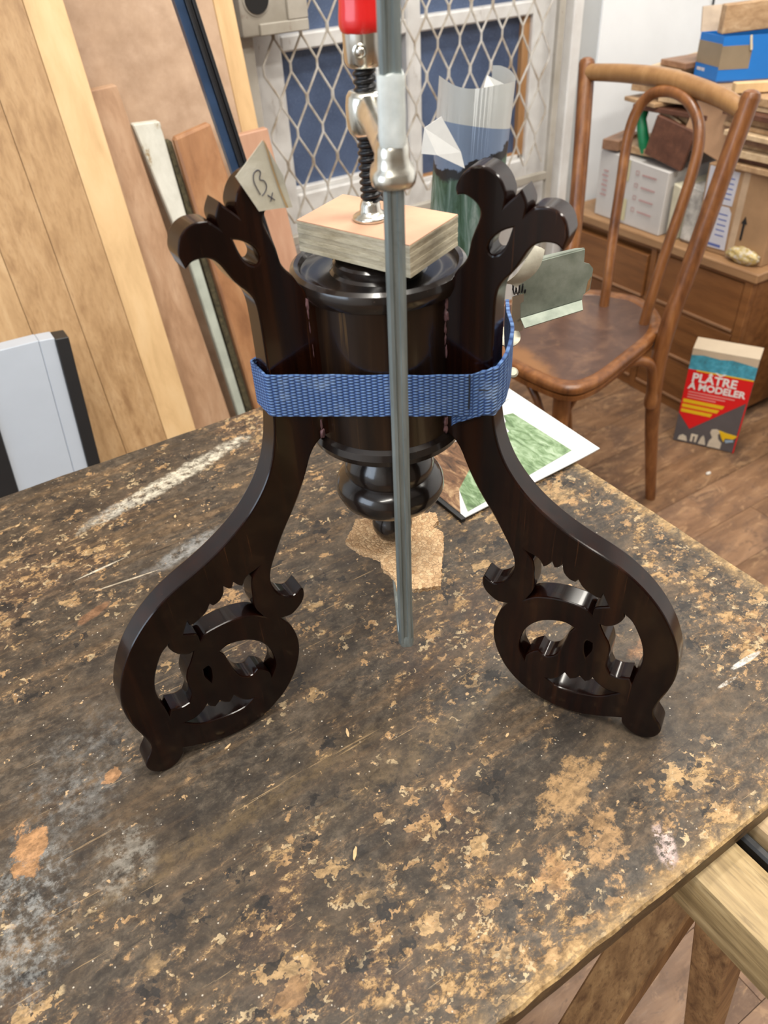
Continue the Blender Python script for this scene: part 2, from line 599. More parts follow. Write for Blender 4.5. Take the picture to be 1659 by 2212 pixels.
dpart('stile', 0.745, 0.848, 0.03, 2.05, M_OLDW)
dpart('stile', 1.178, 1.220, 0.56, 2.05, M_OLDW)
dpart('stile', 1.572, 1.70, 0.03, 2.05, M_OLDW)
for a, b in ((0.848, 1.178), (1.220, 1.572)):
    dpart('rail', a, b, 0.964, 0.996, M_OLDW)
    dpart('rail', a, b, 1.50, 1.54, M_OLDW)
    dpart('rail', a, b, 2.0, 2.05, M_OLDW)
dpart('rail', 0.848, 1.178, 0.54, 0.664, M_OLDW)
dpart('rail', 1.220, 1.572, 0.54, 0.618, M_OLDW)
dpart('lower_panel', 0.848, 1.572, 0.03, 0.50, M_OLDW, VD + 0.02, VD + 0.05)
dpart('rail', 0.848, 1.572, 0.50, 0.54, M_OLDW, VD - 0.004)
for a, b, zb in ((0.848, 1.178, 0.664), (1.220, 1.572, 0.618)):
    dpart('pane', a, b, zb, 0.964, M_GLASS, VD + 0.03, VD + 0.036, 0)
    dpart('pane', a, b, 0.996, 1.50, M_GLASS, VD + 0.03, VD + 0.036, 0)
    dpart('pane', a, b, 1.54, 2.0, M_GLASS, VD + 0.03, VD + 0.036, 0)
    dpart('sill_strip', a, b, zb, zb + 0.012, M_OLDW, VD + 0.012, VD + 0.04, 0.002)
dpart('glazing_bead', 1.550, 1.572, 0.618, 0.964, M_BEAD, VD + 0.012, VD + 0.045, 0.003)
dpart('glazing_bead', 1.220, 1.550, 0.618, 0.634, M_BEAD, VD + 0.014, VD + 0.045, 0.003)
# jambs beside the door
struct(box('trim_1', (1.700, WV - 0.012, 0), (1.735, WV + 0.12, 2.12), M_OLDW, None, 0.003))
struct(box('trim_2', (1.735, WV + 0.004, 0), (1.815, WV + 0.12, 2.08), M_GREYTRIM, None, 0.003))
struct(box('trim_3', (0.705, WV - 0.02, 0), (0.735, WV + 0.14, 2.1), M_OLDW, None, 0.003))
struct(box('trim_4', (0.705, WV - 0.02, 2.08), (1.815, WV - 0.001, 2.14), M_OLDW, None, 0.003))


# ------------------------------------------------------------------ steel security grille
def rusty_cream():
    t = NT('rusty_cream_enamel')
    a = t.noise(t.obj(), 30, 9, 0.7)
    b = t.noise(t.obj(), 8, 4, 0.6)
    c = t.ramp(b, [(0.3, (0.33, 0.30, 0.25)), (0.7, (0.50, 0.47, 0.42))])
    c = t.mix(t.val(a, 0.58, 0.74, 0, 0.8), c, (0.16, 0.08, 0.04))
    t.bump(a, 0.3, 0.001)
    return t.out(c, 0.5)


M_CREAM = rusty_cream()
t_ = NT('grille_strand_paint')
_a = t_.noise(t_.obj(), 22, 6, 0.65)
M_STRAND = t_.out(t_.ramp(_a, [(0.32, (0.32, 0.25, 0.18)), (0.5, (0.50, 0.46, 0.40)), (0.68, (0.66, 0.65, 0.63))]), 0.45)
GR = empty('security_grille', (1.2, 1.75, 0), 'cream steel security grille with diamond mesh in front of the glazed door', 'grille')
box('frame_bar', (0.742, 1.742, 0.02), (0.775, 1.758, 2.05), M_CREAM, GR, 0.002)
box('frame_bar', (1.640, 1.742, 0.02), (1.662, 1.758, 2.05), M_CREAM, GR, 0.002)
box('frame_bar', (0.775, 1.742, 0.553), (1.640, 1.758, 0.575), M_CREAM, GR, 0.002)
box('frame_bar', (0.775, 1.742, 0.02), (1.640, 1.758, 0.06), M_CREAM, GR, 0.002)
# strands: two families of zigzags that touch at the nodes
PU, DZ, U0, Z0 = 0.0665, 0.0666, 0.8923, 1.0035
zs = [Z0 + k * DZ for k in range(-6, 9)]
for i in range(-2, 12):
    pth = []
    for side in (0, 1):
        pass
    pts = []
    for k, z in enumerate(zs):
        kk = k - 6
        base = U0 + i * PU
        lo = base if kk % 2 == 0 else base + PU / 2
        uu = lo + (-0.0017 if kk % 2 == 0 else -0.0017 + 0.0)
        pts.append((uu, z))
    right = []
    for fam in (0, 1):
        path = []
        for k, z in enumerate(zs):
            kk = k - 6
            if fam == 0:
                uu = U0 + i * PU + (0.0012 if kk % 2 == 0 else PU / 2 - 0.0012)
            else:
                uu = U0 + i * PU + (-0.0012 if kk % 2 == 0 else -PU / 2 + 0.0012)
            for dz in ((-0.009, 0.009) if 0 < k < len(zs) - 1 else (0,)):
                path.append((uu, 1.750 + (0.0012 if fam else -0.0012), z + dz))
        path = [p for p in path if 0.762 <= p[0] <= 1.65]
        if len(path) < len(zs) + 6:
            continue
        tube('mesh_strand', path, 0.0026, M_STRAND, GR, 6)
lockb = box('lock_box', (0.737, 1.705, 1.008), (0.889, 1.742, 1.26), M_CREAM, GR, 0.006, 2)
box('raised_rim', (0.775, 1.700, 1.008), (0.889, 1.706, 1.030), M_CREAM, lockb, 0.002)
box('raised_rim', (0.842, 1.700, 1.030), (0.889, 1.706, 1.25), M_CREAM, lockb, 0.002)
lathe('key_hole', [(0.026, -0.004), (0.026, 0.004)], (0.776, 1.704, 1.073), M_DARKGAP, lockb, 24, (0, -1, 0))  # solid disc, the shade inside the hole is its near-black colour
lathe('hole_rim', [(0.030, -0.003), (0.030, 0.002), (0.026, 0.0022)], (0.776, 1.705, 1.073), M_CREAM, lockb, 24, (0, -1, 0))
# black cable on the wall
tag(tube('wall_cable', [(2.262, WV - 0.004, 0.85), (2.262, WV - 0.004, 2.58)], 0.003, M_BLACK, None, 8), 'thin black cable running down the white wall above the blue carton', 'cable')

# ================================================================== work table and trestle
def table_mat():
    t = NT('grimy_worn_bench_top')
    o = t.obj()
    g = t.mapping(scale=(0.68, 1, 1))
    sep = t.n('ShaderNodeSeparateXYZ')
    t.l(o, sep.inputs[0])
    ef = t.math('MULTIPLY', t.val(sep.outputs['Y'], 0.112, 0.27, 1, 0), t.val(sep.outputs['X'], 0.02, 0.24, 0.25, 1))
    er = t.val(sep.outputs['X'], 0.28, 0.57, 0, 1)
    n1 = t.noise(g, 30, 12, 0.74, 0.4)
    n2 = t.noise(o, 6.5, 6, 0.6)
    n2b = t.noise(t.mapping(loc=(3, 5, 0)), 11, 8, 0.65)
    n3 = t.noise(g, 150, 10, 0.75, 0.3)
    n4 = t.noise(g, 70, 12, 0.80, 0.35)
    n5 = t.noise(t.mapping(scale=(0.10, 1, 1)), 46, 8, 0.65)
    n6 = t.noise(o, 420, 4, 0.7)
    # dark grime, cloudy and speckled
    c = t.ramp(n1, [(0.30, (0.016, 0.013, 0.012)), (0.44, (0.038, 0.029, 0.022)), (0.56, (0.075, 0.055, 0.037)), (0.70, (0.14, 0.10, 0.064))])
    c = t.mix(t.val(n2b, 0.40, 0.62, 0, 0.65), c, t.ramp(n3, [(0.35, (0.028, 0.024, 0.021)), (0.5, (0.066, 0.054, 0.042)), (0.68, (0.15, 0.122, 0.092))]))
    c = t.mix(t.val(n5, 0.50, 0.66, 0, 0.55), c, t.ramp(n3, [(0.35, (0.07, 0.043, 0.022)), (0.65, (0.19, 0.12, 0.062))]))
    c = t.mix(t.val(n2, 0.54, 0.66, 0, 0.5), c, t.ramp(n4, [(0.4, (0.045, 0.027, 0.021)), (0.65, (0.15, 0.088, 0.058))]))
    c = t.mix(t.val(n6, 0.58, 0.72, 0, 0.35), c, (0.20, 0.165, 0.125))
    c = t.mix(t.val(n6, 0.42, 0.30, 0, 0.45), c, (0.010, 0.009, 0.008))
    # bare wood where the grime has chipped off
    tan = t.ramp(n3, [(0.3, (0.155, 0.088, 0.038)), (0.5, (0.32, 0.20, 0.088)), (0.7, (0.50, 0.345, 0.17))])
    tan = t.mix(t.val(n2b, 0.45, 0.6, 0, 0.5), tan, t.ramp(n3, [(0.35, (0.16, 0.085, 0.042)), (0.65, (0.36, 0.205, 0.10))]))
    s = t.math('ADD', t.math('MULTIPLY', n4, 0.66), t.math('MULTIPLY', n3, 0.34))
    s = t.math('ADD', s, t.math('MULTIPLY', t.math('SUBTRACT', n2, 0.5), 0.26))
    w = t.math('MAXIMUM', t.math('MULTIPLY', ef, 0.080), t.math('MULTIPLY', er, 0.060))
    s = t.math('ADD', s, t.math('MULTIPLY', w, t.val(n1, 0.35, 0.6, 0.35, 1.15)))
    half = t.val(s, 0.515, 0.585, 0, 0.5)
    c = t.mix(half, c, t.ramp(n3, [(0.35, (0.085, 0.052, 0.028)), (0.65, (0.24, 0.155, 0.085))]))
    m = t.val(s, 0.578, 0.600)
    c = t.mix(t.math('MULTIPLY', m, 0.93), c, tan)
    # angular flakes of grime that have come away
    fw = t.n('ShaderNodeVectorMath', operation='ADD')
    fn = t.n('ShaderNodeTexNoise')
    fn.inputs['Scale'].default_value = 150
    fn.inputs['Detail'].default_value = 5
    t.l(o, fn.inputs['Vector'])
    fs = t.n('ShaderNodeVectorMath', operation='SCALE')
    fs.inputs['Scale'].default_value = 0.022
    t.l(fn.outputs['Color'], fs.inputs[0])
    t.l(o, fw.inputs[0])
    t.l(fs.outputs[0], fw.inputs[1])
    loc_w = t.math('ADD', t.math('MULTIPLY', w, 0.55), t.math('MULTIPLY', t.math('SUBTRACT', n2, 0.5), 0.30))
    for scl, rz, th, colr in ((95, 24, 0.985, (0.46, 0.305, 0.15)), (170, 8, 0.975, (0.42, 0.26, 0.125)), (60, 40, 1.02, (0.30, 0.175, 0.085)), (130, 65, 0.97, (0.025, 0.022, 0.021)), (240, 15, 0.985, (0.52, 0.40, 0.24))):
        fv = t.voro(t.mapping(rot=(0, 0, math.radians(rz)), scale=(0.62, 1, 1), src=fw.outputs[0]), scl)
        sp_ = t.n('ShaderNodeSeparateColor')
        t.l(fv.outputs['Color'], sp_.inputs[0])
        k_ = t.val(t.math('ADD', sp_.outputs[0], loc_w), th, th + 0.015, 0, 0.9)
        c = t.mix(k_, c, t.mix(t.val(n3, 0.35, 0.65), tuple(q * 0.55 for q in colr), colr))
    # rubbed front and right arrises
    rub = t.math('MAXIMUM', t.val(sep.outputs['Y'], 0.132, 0.114, 0, 1), t.val(sep.outputs['X'], 0.548, 0.571, 0, 0.85))
    rub = t.math('MULTIPLY', rub, t.val(n4, 0.36, 0.54))
    c = t.mix(t.math('MULTIPLY', rub, 0.85), c, t.ramp(n3, [(0.3, (0.30, 0.18, 0.075)), (0.7, (0.58, 0.41, 0.20))]))
    # bright specks and chips
    wrp = t.n('ShaderNodeVectorMath', operation='ADD')
    wn = t.n('ShaderNodeTexNoise')
    wn.inputs['Scale'].default_value = 260
    t.l(o, wn.inputs['Vector'])
    wm = t.n('ShaderNodeVectorMath', operation='SCALE')
    wm.inputs['Scale'].default_value = 0.012
    t.l(wn.outputs['Color'], wm.inputs[0])
    t.l(o, wrp.inputs[0])
    t.l(wm.outputs[0], wrp.inputs[1])
    vo = t.voro(t.mapping(scale=(0.6, 1, 1), src=wrp.outputs[0]), 120)
    sp = t.math('MULTIPLY', t.val(vo.outputs['Distance'], 0.22, 0.12), t.val(t.noise(o, 70, 2), 0.56, 0.60))
    c = t.mix(sp, c, (0.50, 0.335, 0.18))
    vo2 = t.voro(o, 260)
    sp2 = t.math('MULTIPLY', t.val(vo2.outputs['Distance'], 0.22, 0.1), t.val(t.noise(o, 140, 2), 0.61, 0.65))
    c = t.mix(sp2, c, (0.52, 0.47, 0.40))
    # scratches, mostly along the boards
    for rot, sc, th, col, amt in ((2, (6, 190, 1), 0.70, (0.40, 0.28, 0.15), 0.75), (-14, (9, 210, 1), 0.72, (0.44, 0.34, 0.22), 0.7), (55, (10, 230, 1), 0.735, (0.38, 0.26, 0.14), 0.65),
                                   (9, (5, 150, 1), 0.70, (0.010, 0.008, 0.008), 0.8), (98, (4, 240, 1), 0.74, (0.42, 0.31, 0.18), 0.6), (20, (9, 260, 1), 0.70, (0.36, 0.25, 0.14), 0.6), (-4, (6, 120, 1), 0.69, (0.014, 0.011, 0.010), 0.6)):
        sv = t.mapping(rot=(0, 0, math.radians(rot)), scale=sc)
        sn = t.noise(sv, 1.0, 4, 0.6, 0.08)
        c = t.mix(t.val(sn, th, th + 0.03, 0, amt), c, col)

    # stains and spilt paint, each broken up by the rough surface
    def stain(cc, ang, a, b, col, amt=1.0, wob=0.35, ws=30, soft=0.4, tex=None):
        nonlocal c
        k = t.blob(cc, ang, a, b, wob, ws, soft)
        tx = tex or (120, 0.40, 0.58)
        k = t.math('MULTIPLY', k, t.val(t.noise(o, tex[0] if tex else 120, 10, 0.75), tx[1], tx[2]))
        c = t.mix(t.math('MULTIPLY', k, amt), c, t.mix(t.val(n3, 0.35, 0.65), tuple(q * 0.6 for q in col), col))
    stain((0.165, 0.772), 15.4, 0.108, 0.0125, (0.60, 0.56, 0.46), 0.95, 0.42, 90, 0.5, (95, 0.38, 0.52))
    stain((0.085, 0.752), 12, 0.03, 0.010, (0.36, 0.36, 0.34), 0.6, 0.3, 50, 0.8)
    stain((0.135, 0.640), 12, 0.045, 0.011, (0.32, 0.33, 0.33), 0.75, 0.35, 60, 0.9, (110, 0.36, 0.55))
    stain((-0.045, 0.430), 55, 0.062, 0.035, (0.22, 0.22, 0.215), 0.6, 0.6, 45, 1.0, (120, 0.42, 0.64))
    stain((-0.105, 0.340), 70, 0.055, 0.03, (0.32, 0.33, 0.33), 0.6, 0.6, 45, 0.9, (140, 0.46, 0.60))
    stain((-0.030, 0.345), 60, 0.03, 0.02, (0.36, 0.34, 0.30), 0.55, 0.5, 60, 0.9, (100, 0.44, 0.58))
    stain((0.045, 0.328), 3, 0.13, 0.009, (0.17, 0.115, 0.055), 0.6, 0.35, 40, 1.0, (85, 0.36, 0.6))
    stain((0.19, 0.30), 5, 0.10, 0.010, (0.17, 0.12, 0.065), 0.5, 0.35, 40, 1.0, (85, 0.36, 0.6))
    stain((0.293, 0.137), 55, 0.015, 0.007, (0.55, 0.43, 0.41), 0.9, 0.4, 90, 0.6, (170, 0.44, 0.52))
    stain((0.478, 0.2125), -2, 0.017, 0.0026, (0.66, 0.64, 0.60), 0.95, 0.2, 80, 0.4, (190, 0.42, 0.47))
    stain((0.445, 0.206), -2, 0.010, 0.0016, (0.62, 0.60, 0.56), 0.9, 0.2, 80, 0.4)
    stain((0.046, 0.6645), 4, 0.026, 0.0013, (0.66, 0.60, 0.48), 0.95, 0.15, 70, 0.4, (240, 0.40, 0.47))
    stain((0.062, 0.631), -7, 0.032, 0.0011, (0.60, 0.52, 0.40), 0.9, 0.15, 70, 0.4, (240, 0.36, 0.43))
    stain((-0.088, 0.393), 80, 0.020, 0.012, (0.46, 0.25, 0.115), 0.9, 0.75, 70, 0.25, (150, 0.30, 0.42))
    stain((-0.019, 0.417), 40, 0.007, 0.006, (0.46, 0.25, 0.12), 0.9, 0.7, 110, 0.25, (150, 0.30, 0.42))
    stain((0.268, 0.208), 12, 0.036, 0.014, (0.44, 0.275, 0.13), 0.85, 0.8, 75, 0.3, (110, 0.36, 0.50))
    stain((0.262, 0.166), 40, 0.026, 0.013, (0.45, 0.275, 0.13), 0.85, 0.9, 85, 0.3, (110, 0.38, 0.50))
    stain((0.215, 0.165), 60, 0.018, 0.008, (0.42, 0.24, 0.11), 0.8, 0.9, 85, 0.3, (110, 0.38, 0.50))
    stain((0.42, 0.27), 0, 0.02, 0.012, (0.34, 0.18, 0.09), 0.7, 0.6, 80, 0.5)
    stain((0.02, 0.605), 20, 0.018, 0.006, (0.24, 0.125, 0.065), 0.9, 0.35, 80, 0.4, (150, 0.28, 0.4))
    stain((0.24, 0.655), 25, 0.016, 0.007, (0.46, 0.33, 0.19), 0.85, 0.7, 110, 0.3, (170, 0.36, 0.48))
    stain((0.485, 0.50), -40, 0.05, 0.016, (0.42, 0.29, 0.15), 0.7, 0.8, 70, 0.5, (110, 0.38, 0.52))
    t.bump(t.math('SUBTRACT', t.math('ADD', t.math('MULTIPLY', n4, 0.4), t.math('MULTIPLY', n3, 0.25)), t.math('MULTIPLY', m, 0.25)), 0.4, 0.0012)
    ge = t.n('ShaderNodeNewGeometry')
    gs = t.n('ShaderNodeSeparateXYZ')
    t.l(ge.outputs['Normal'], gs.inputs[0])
    c = t.mix(t.val(gs.outputs['Z'], 0.5, 0.2, 0, 0.9), c, t.ramp(n4, [(0.35, (0.035, 0.022, 0.012)), (0.55, (0.11, 0.07, 0.036)), (0.7, (0.26, 0.17, 0.085))]))  # side faces darkened: their shade is put into the colour along with grime
    dk = t.mix(1.0, c, t.ramp(n3, [(0.3, (0.55, 0.53, 0.5)), (0.55, (0.95, 0.93, 0.90))]), 'MULTIPLY')
    return t.out(dk, t.val(n4, 0.3, 0.7, 0.42, 0.66), 0, 0.34)


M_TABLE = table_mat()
TB = empty('work_table', (-0.25, 0.487, 0.675), 'scarred dark wooden workbench top stained with glue and paint', 'table')
bm = bmesh.new()
U_L, U_R, V_N, V_F, TH = -1.15, 0.570, 0.1154, 0.860, 0.021
ring = []
rr = random.Random(5)


def edge_pts(p, q, n):
    for i in range(n):
        f = i / n
        yield (p[0] + (q[0] - p[0]) * f, p[1] + (q[1] - p[1]) * f)


corner = 0.006
outl = list(edge_pts((U_L, V_N), (U_R - corner, V_N), 110)) + list(edge_pts((U_R, V_N + corner), (U_R, V_F - 0.02), 50)) + list(edge_pts((U_R - 0.02, V_F), (U_L, V_F), 110)) + list(edge_pts((U_L, V_F), (U_L, V_N), 20))
cx, cy = (U_L + U_R) / 2, (V_N + V_F) / 2
top, mid, bot = [], [], []
for x, y in outl:
    j = noise.noise(Vector((x * 60, y * 60, 0))) * 0.0011 + noise.noise(Vector((x * 9, y * 9, 3))) * 0.0013
    dx, dy = (1 if x > cx else -1), (1 if y > cy else -1)
    onx = abs(abs(x - cx) - (U_R - U_L) / 2) < 0.012
    ony = abs(abs(y - cy) - (V_F - V_N) / 2) < 0.012
    ox, oy = (j * dx if onx else 0), (j * dy if ony else 0)
    top.append(bm.verts.new((x + ox - (0.0018 * dx if onx else 0), y + oy - (0.0018 * dy if ony else 0), ZT)))
    mid.append(bm.verts.new((x + ox, y + oy, ZT - 0.002 - abs(j))))
    bot.append(bm.verts.new((x + ox * 0.4, y + oy * 0.4, ZT - TH)))
n = len(outl)
bm.faces.new(top)
bm.faces.new(bot[::-1])
for i in range(n):
    k = (i + 1) % n
    bm.faces.new((mid[i], mid[k], top[k], top[i]))
    bm.faces.new((bot[i], bot[k], mid[k], mid[i]))
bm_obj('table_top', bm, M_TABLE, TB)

M_TREST = wood('trestle_softwood', (0.11, 0.05, 0.02), (0.34, 0.19, 0.08), (0.52, 0.32, 0.145), (1, 1, 0.05), 85, 0.6, streak=0.85)
M_BEAM = wood('weathered_beam', (0.10, 0.062, 0.024), (0.33, 0.23, 0.105), (0.54, 0.41, 0.22), (1, 0.10, 1), 75, 0.6, streak=0.9, bump=0.3)
M_PALE = wood('pale_beam', (0.26, 0.16, 0.075), (0.50, 0.36, 0.20), (0.62, 0.48, 0.30), (1, 0.06, 1), 70, 0.6, streak=0.4)
TR = empty('trestle', (0.33, 0.12, 0), 'wooden sawhorse with splayed legs under the front edge of the bench', 'trestle')
box('top_beam', (0.304, -0.28, 0.622), (0.352, 0.80, 0.6755), M_BEAM, TR, 0.007, 2)


def plank_leg(ua, za, ub, zb, v0, v1, th):
    p = [(ub, v0, zb), (ub + th, v0, zb), (ub + th, v1, zb), (ub, v1, zb), (ua, v0, za), (ua + th, v0, za), (ua + th, v1, za), (ua, v1, za)]
    return hexa('leg', p, M_TREST, TR, 0.002)


plank_leg(0.322, 0.625, 0.105, 0.0, 0.112, 0.152, 0.026)
plank_leg(0.316, 0.625, 0.475, 0.0, 0.078, 0.112, 0.026)
plank_leg(0.322, 0.625, 0.105, 0.0, 0.70, 0.74, 0.026)
plank_leg(0.316, 0.625, 0.475, 0.0, 0.666, 0.70, 0.026)
tag(box('steel_rail', (0.3575, -0.28, 0.628), (0.3655, 0.70, 0.672), M_BLACK, None, 0.002), 'narrow black steel rail between the two trestle beams', 'rail')
tag(box('timber_beam', (0.372, -0.28, 0.612), (0.450, 0.75, 0.6755), M_PALE, None, 0.006, 2), 'pale wooden beam beside the sawhorse beam under the bench corner', 'beam')

# ================================================================== carved pedestal base
def rosewood():
    t = NT('polished_rosewood')
    v = t.mapping(scale=(1, 1, 0.03), rot=(0.05, 0.04, 0))
    a = t.noise(v, 95, 10, 0.7, 0.5)
    b = t.noise(v, 40, 6, 0.65, 0.3)
    f = t.noise(t.mapping(scale=(1, 1, 0.03)), 420, 3, 0.5)
    c = t.ramp(a, [(0.32, (0.0026, 0.0008, 0.0006)), (0.52, (0.0068, 0.0017, 0.0009)), (0.75, (0.017, 0.0042, 0.0016))])
    c = t.mix(t.val(b, 0.52, 0.68, 0, 0.55), c, (0.032, 0.0085, 0.0022))
    c = t.mix(t.val(f, 0.66, 0.74, 0, 0.35), c, (0.075, 0.026, 0.009))
    return t.out(c, 0.19, 0, 0.3, 0.12, 0.05)


def ebonised():
    t = NT('ebonised_turning')
    v = t.mapping(scale=(1, 1, 0.05))
    a = t.noise(v, 70, 6, 0.6)
    c = t.ramp(a, [(0.35, (0.006, 0.005, 0.005)), (0.7, (0.018, 0.011, 0.008))])
    sc = t.noise(t.obj(), 300, 3)
    c = t.mix(t.val(sc, 0.70, 0.75, 0, 0.5), c, (0.09, 0.06, 0.04))
    return t.out(c, 0.2, 0, 0.5, 0.35, 0.08)


def drum_mat():
    t = NT('veneered_drum')
    v = t.mapping(scale=(1, 1, 0.03))
    a = t.noise(v, 90, 8, 0.65, 0.3)
    f = t.noise(v, 300, 3, 0.5)
    c = t.ramp(a, [(0.32, (0.005, 0.003, 0.0025)), (0.55, (0.016, 0.008, 0.0045)), (0.75, (0.045, 0.022, 0.008))])
    c = t.mix(t.val(f, 0.64, 0.72, 0, 0.4), c, (0.13, 0.075, 0.025))
    return t.out(c, 0.26, 0, 0.4, 0.2, 0.08)


M_ROSE, M_EBON, M_DRUM = rosewood(), ebonised(), drum_mat()
PED = empty('pedestal_base', (AX.x, AX.y, ZT), 'dark carved rosewood pedestal base with three scroll legs and a turned drum, mid-repair', 'pedestal')
PO = (AX.x, AX.y, ZT)
mm = lambda pr: [(r / 1000, z / 1000) for r, z in pr]
lathe('drum', mm([(51.5, 243), (51.5, 344)]), PO, M_DRUM, PED, 72)
lathe('rim', mm([(44, 341), (52, 341), (54.5, 342.5), (56.2, 346), (56.5, 349.5), (55.5, 353), (53, 354.8), (50.5, 354), (49, 351), (46, 349.4), (38, 349), (31, 349.5), (29, 351), (28.5, 355.5), (27, 357), (22, 358), (18, 361), (0.5, 361)]), PO, M_EBON, PED, 72)
lathe('base_ring', mm([(25, 226), (46, 230), (51, 231), (54.2, 233.5), (55.5, 238), (54.2, 242.5), (51.6, 245), (40, 245)]), PO, M_EBON, PED, 72)
lathe('finial', mm([(1, 126.3), (5, 126.5), (9.5, 128.5), (13.5, 132.5), (15.8, 138), (16, 143), (14.5, 148.5), (12.4, 152), (12.2, 154.5), (15.5, 157), (16, 160), (15, 162.5), (14.5, 164), (22, 165), (32, 168), (38.5, 173.5), (41.2, 180), (40.6, 186.5), (37.5, 192), (34.2, 194.6), (33, 195.6), (33.6, 197.2), (33, 203), (30.5, 209), (26.5, 215), (23.5, 220), (22.5, 224), (22.5, 232)]), PO, M_EBON, PED, 72, None, 0.9)

LOOPS = [smooth_loop(lp, 4) for lp in (LEG_OUT + [(51, 246), (40, 246), (40, 346), (52.6, 346)], LEG_H1, LEG_H2, LEG_H3, LEG_H4, LEG_H5, LEG_H6)]


def leg_frame(az):
    d = Vector((math.cos(az), math.sin(az), 0))
    return d, Vector((0, 0, 1)), d.cross(Vector((0, 0, 1)))


LEGS = {}
for key, azd, zk, th in (('right', -59.87, 1.0, 9.0), ('left', -179.91, 1.009, 9.0), ('rear', 50.0, 1.0, 9.0)):
    d, up, nn = leg_frame(math.radians(azd))
    loops = [[(p[0] / 1000, max(p[1], 0.0) * zk / 1000) for p in lp] for lp in LOOPS]
    mw = Matrix(((d.x, up.x, nn.x, LEGAX.x), (d.y, up.y, nn.y, LEGAX.y), (d.z, up.z, nn.z, ZT + 0.0003), (0, 0, 0, 1)))
    LEGS[key] = (d, nn)
    fret('leg', loops, 0.009, mw, M_ROSE, PED, 0.0013)


def on_leg(key, r, z, off):
    """point on the front face of a leg: r, z, off in mm"""
    d, nn = LEGS[key]
    if nn.dot(NV) < 0:
        nn = -nn
    return LEGAX + d * (r / 1000) + nn * (off / 1000) + Vector((0, 0, ZT + z / 1000))


# purple glue squeezed out along the joints
M_GLUE = plain('purple_glue', (0.13, 0.065, 0.07), 0.45, var=0.35, scale=300)
gr = random.Random(2)
for key, rows in (('right', [(338, 2.6), (330, 3.2), (322, 2.8), (314, 2.2), (306, 1.6), (262, 2.0), (254, 3.6), (249, 4.4)]), ('left', [(343, 2.4), (337, 1.2), (328, 0.8), (312, 0.7), (258, 2.2), (251, 4.2)])):
    for z, w in rows:
        bmg = bmesh.new()
        c = on_leg(key, 53.2 + gr.uniform(-0.6, 0.6), z, 8.9)
        res = bmesh.ops.create_icosphere(bmg, subdivisions=3, radius=0.001)
        for vtx in res['verts']:
            k = 1 + 0.6 * noise.noise(vtx.co * 1400 + Vector((z, w, 0)))
            vtx.co = c + Vector((vtx.co.x * w * 0.42 * k, vtx.co.y * w * 0.42 * k, vtx.co.z * 4.2 * k))
        bm_obj('glue_bead', bmg, M_GLUE, PED, True, 3)

# ------------------------------------------------------------------ blue webbing strap round the legs
def strap_mat():
    t = NT('blue_webbing')
    tc = t.n('ShaderNodeTexCoord')
    sep = t.n('ShaderNodeSeparateXYZ')
    t.l(tc.outputs['UV'], sep.inputs[0])
    x = t.math('MULTIPLY', sep.outputs['X'], 2 * math.pi / 0.0036)
    y = t.math('MULTIPLY', sep.outputs['Y'], 2 * math.pi / 0.0021)
    cell = t.math('MULTIPLY', x, 0.5)
    row = t.math('SINE', t.math('ADD', y, t.math('MULTIPLY', t.math('SIGN', t.math('SINE', cell)), 1.5708)))
    colm = t.math('ABSOLUTE', t.math('SINE', cell))
    h = t.math('MULTIPLY', t.math('ADD', t.math('MULTIPLY', row, 0.5), 0.5), colm)
    nz = t.noise(t.obj(), 60, 6, 0.65)
    fz = t.noise(t.obj(), 700, 3)
    c = t.ramp(h, [(0.0, (0.02, 0.05, 0.17)), (0.35, (0.07, 0.155, 0.37)), (1.0, (0.17, 0.29, 0.53))])
    c = t.mix(t.val(nz, 0.52, 0.72, 0, 0.45), c, (0.26, 0.36, 0.52))
    c = t.mix(t.val(fz, 0.62, 0.75, 0, 0.25), c, (0.3, 0.38, 0.5))
    t.bump(h, 0.8, 0.0012)
    return t.out(c, 0.75)


M_STRAP = strap_mat()


def hull2(pts):
    pts = sorted(set((round(p[0], 6), round(p[1], 6)) for p in pts))
    def half(ps):
        h = []
        for p in ps:
            while len(h) > 1 and (h[-1][0] - h[-2][0]) * (p[1] - h[-2][1]) - (h[-1][1] - h[-2][1]) * (p[0] - h[-2][0]) <= 0:
                h.pop()
            h.append(p)
        return h
    a, b = half(pts), half(pts[::-1])
    return a[:-1] + b[:-1]


hp = []
for key, (d, nn) in LEGS.items():
    ro = 0.0848 if key != 'left' else 0.0850
    for q in (-0.0092, 0.0092):
        c = LEGAX + d * (ro + 0.0006) + nn * q
        for a in range(8):
            hp.append((c.x + 0.0012 * math.cos(a * math.pi / 4), c.y + 0.0012 * math.sin(a * math.pi / 4)))
for a in range(96):
    hp.append((AX.x + 0.0525 * math.cos(a * math.pi / 48), AX.y + 0.0525 * math.sin(a * math.pi / 48)))
hull = [Vector((p[0], p[1], 0)) for p in hull2(hp)]
dense = []
for i in range(len(hull)):
    a, b = hull[i], hull[(i + 1) % len(hull)]
    k = max(1, int((b - a).length / 0.004))
    dense += [a + (b - a) * (j / k) for j in range(k)]


def strap_z(p):
    s = (p - AX).dot(SV) * 1000
    return ZT + (287.5 - 0.075 * s) / 1000


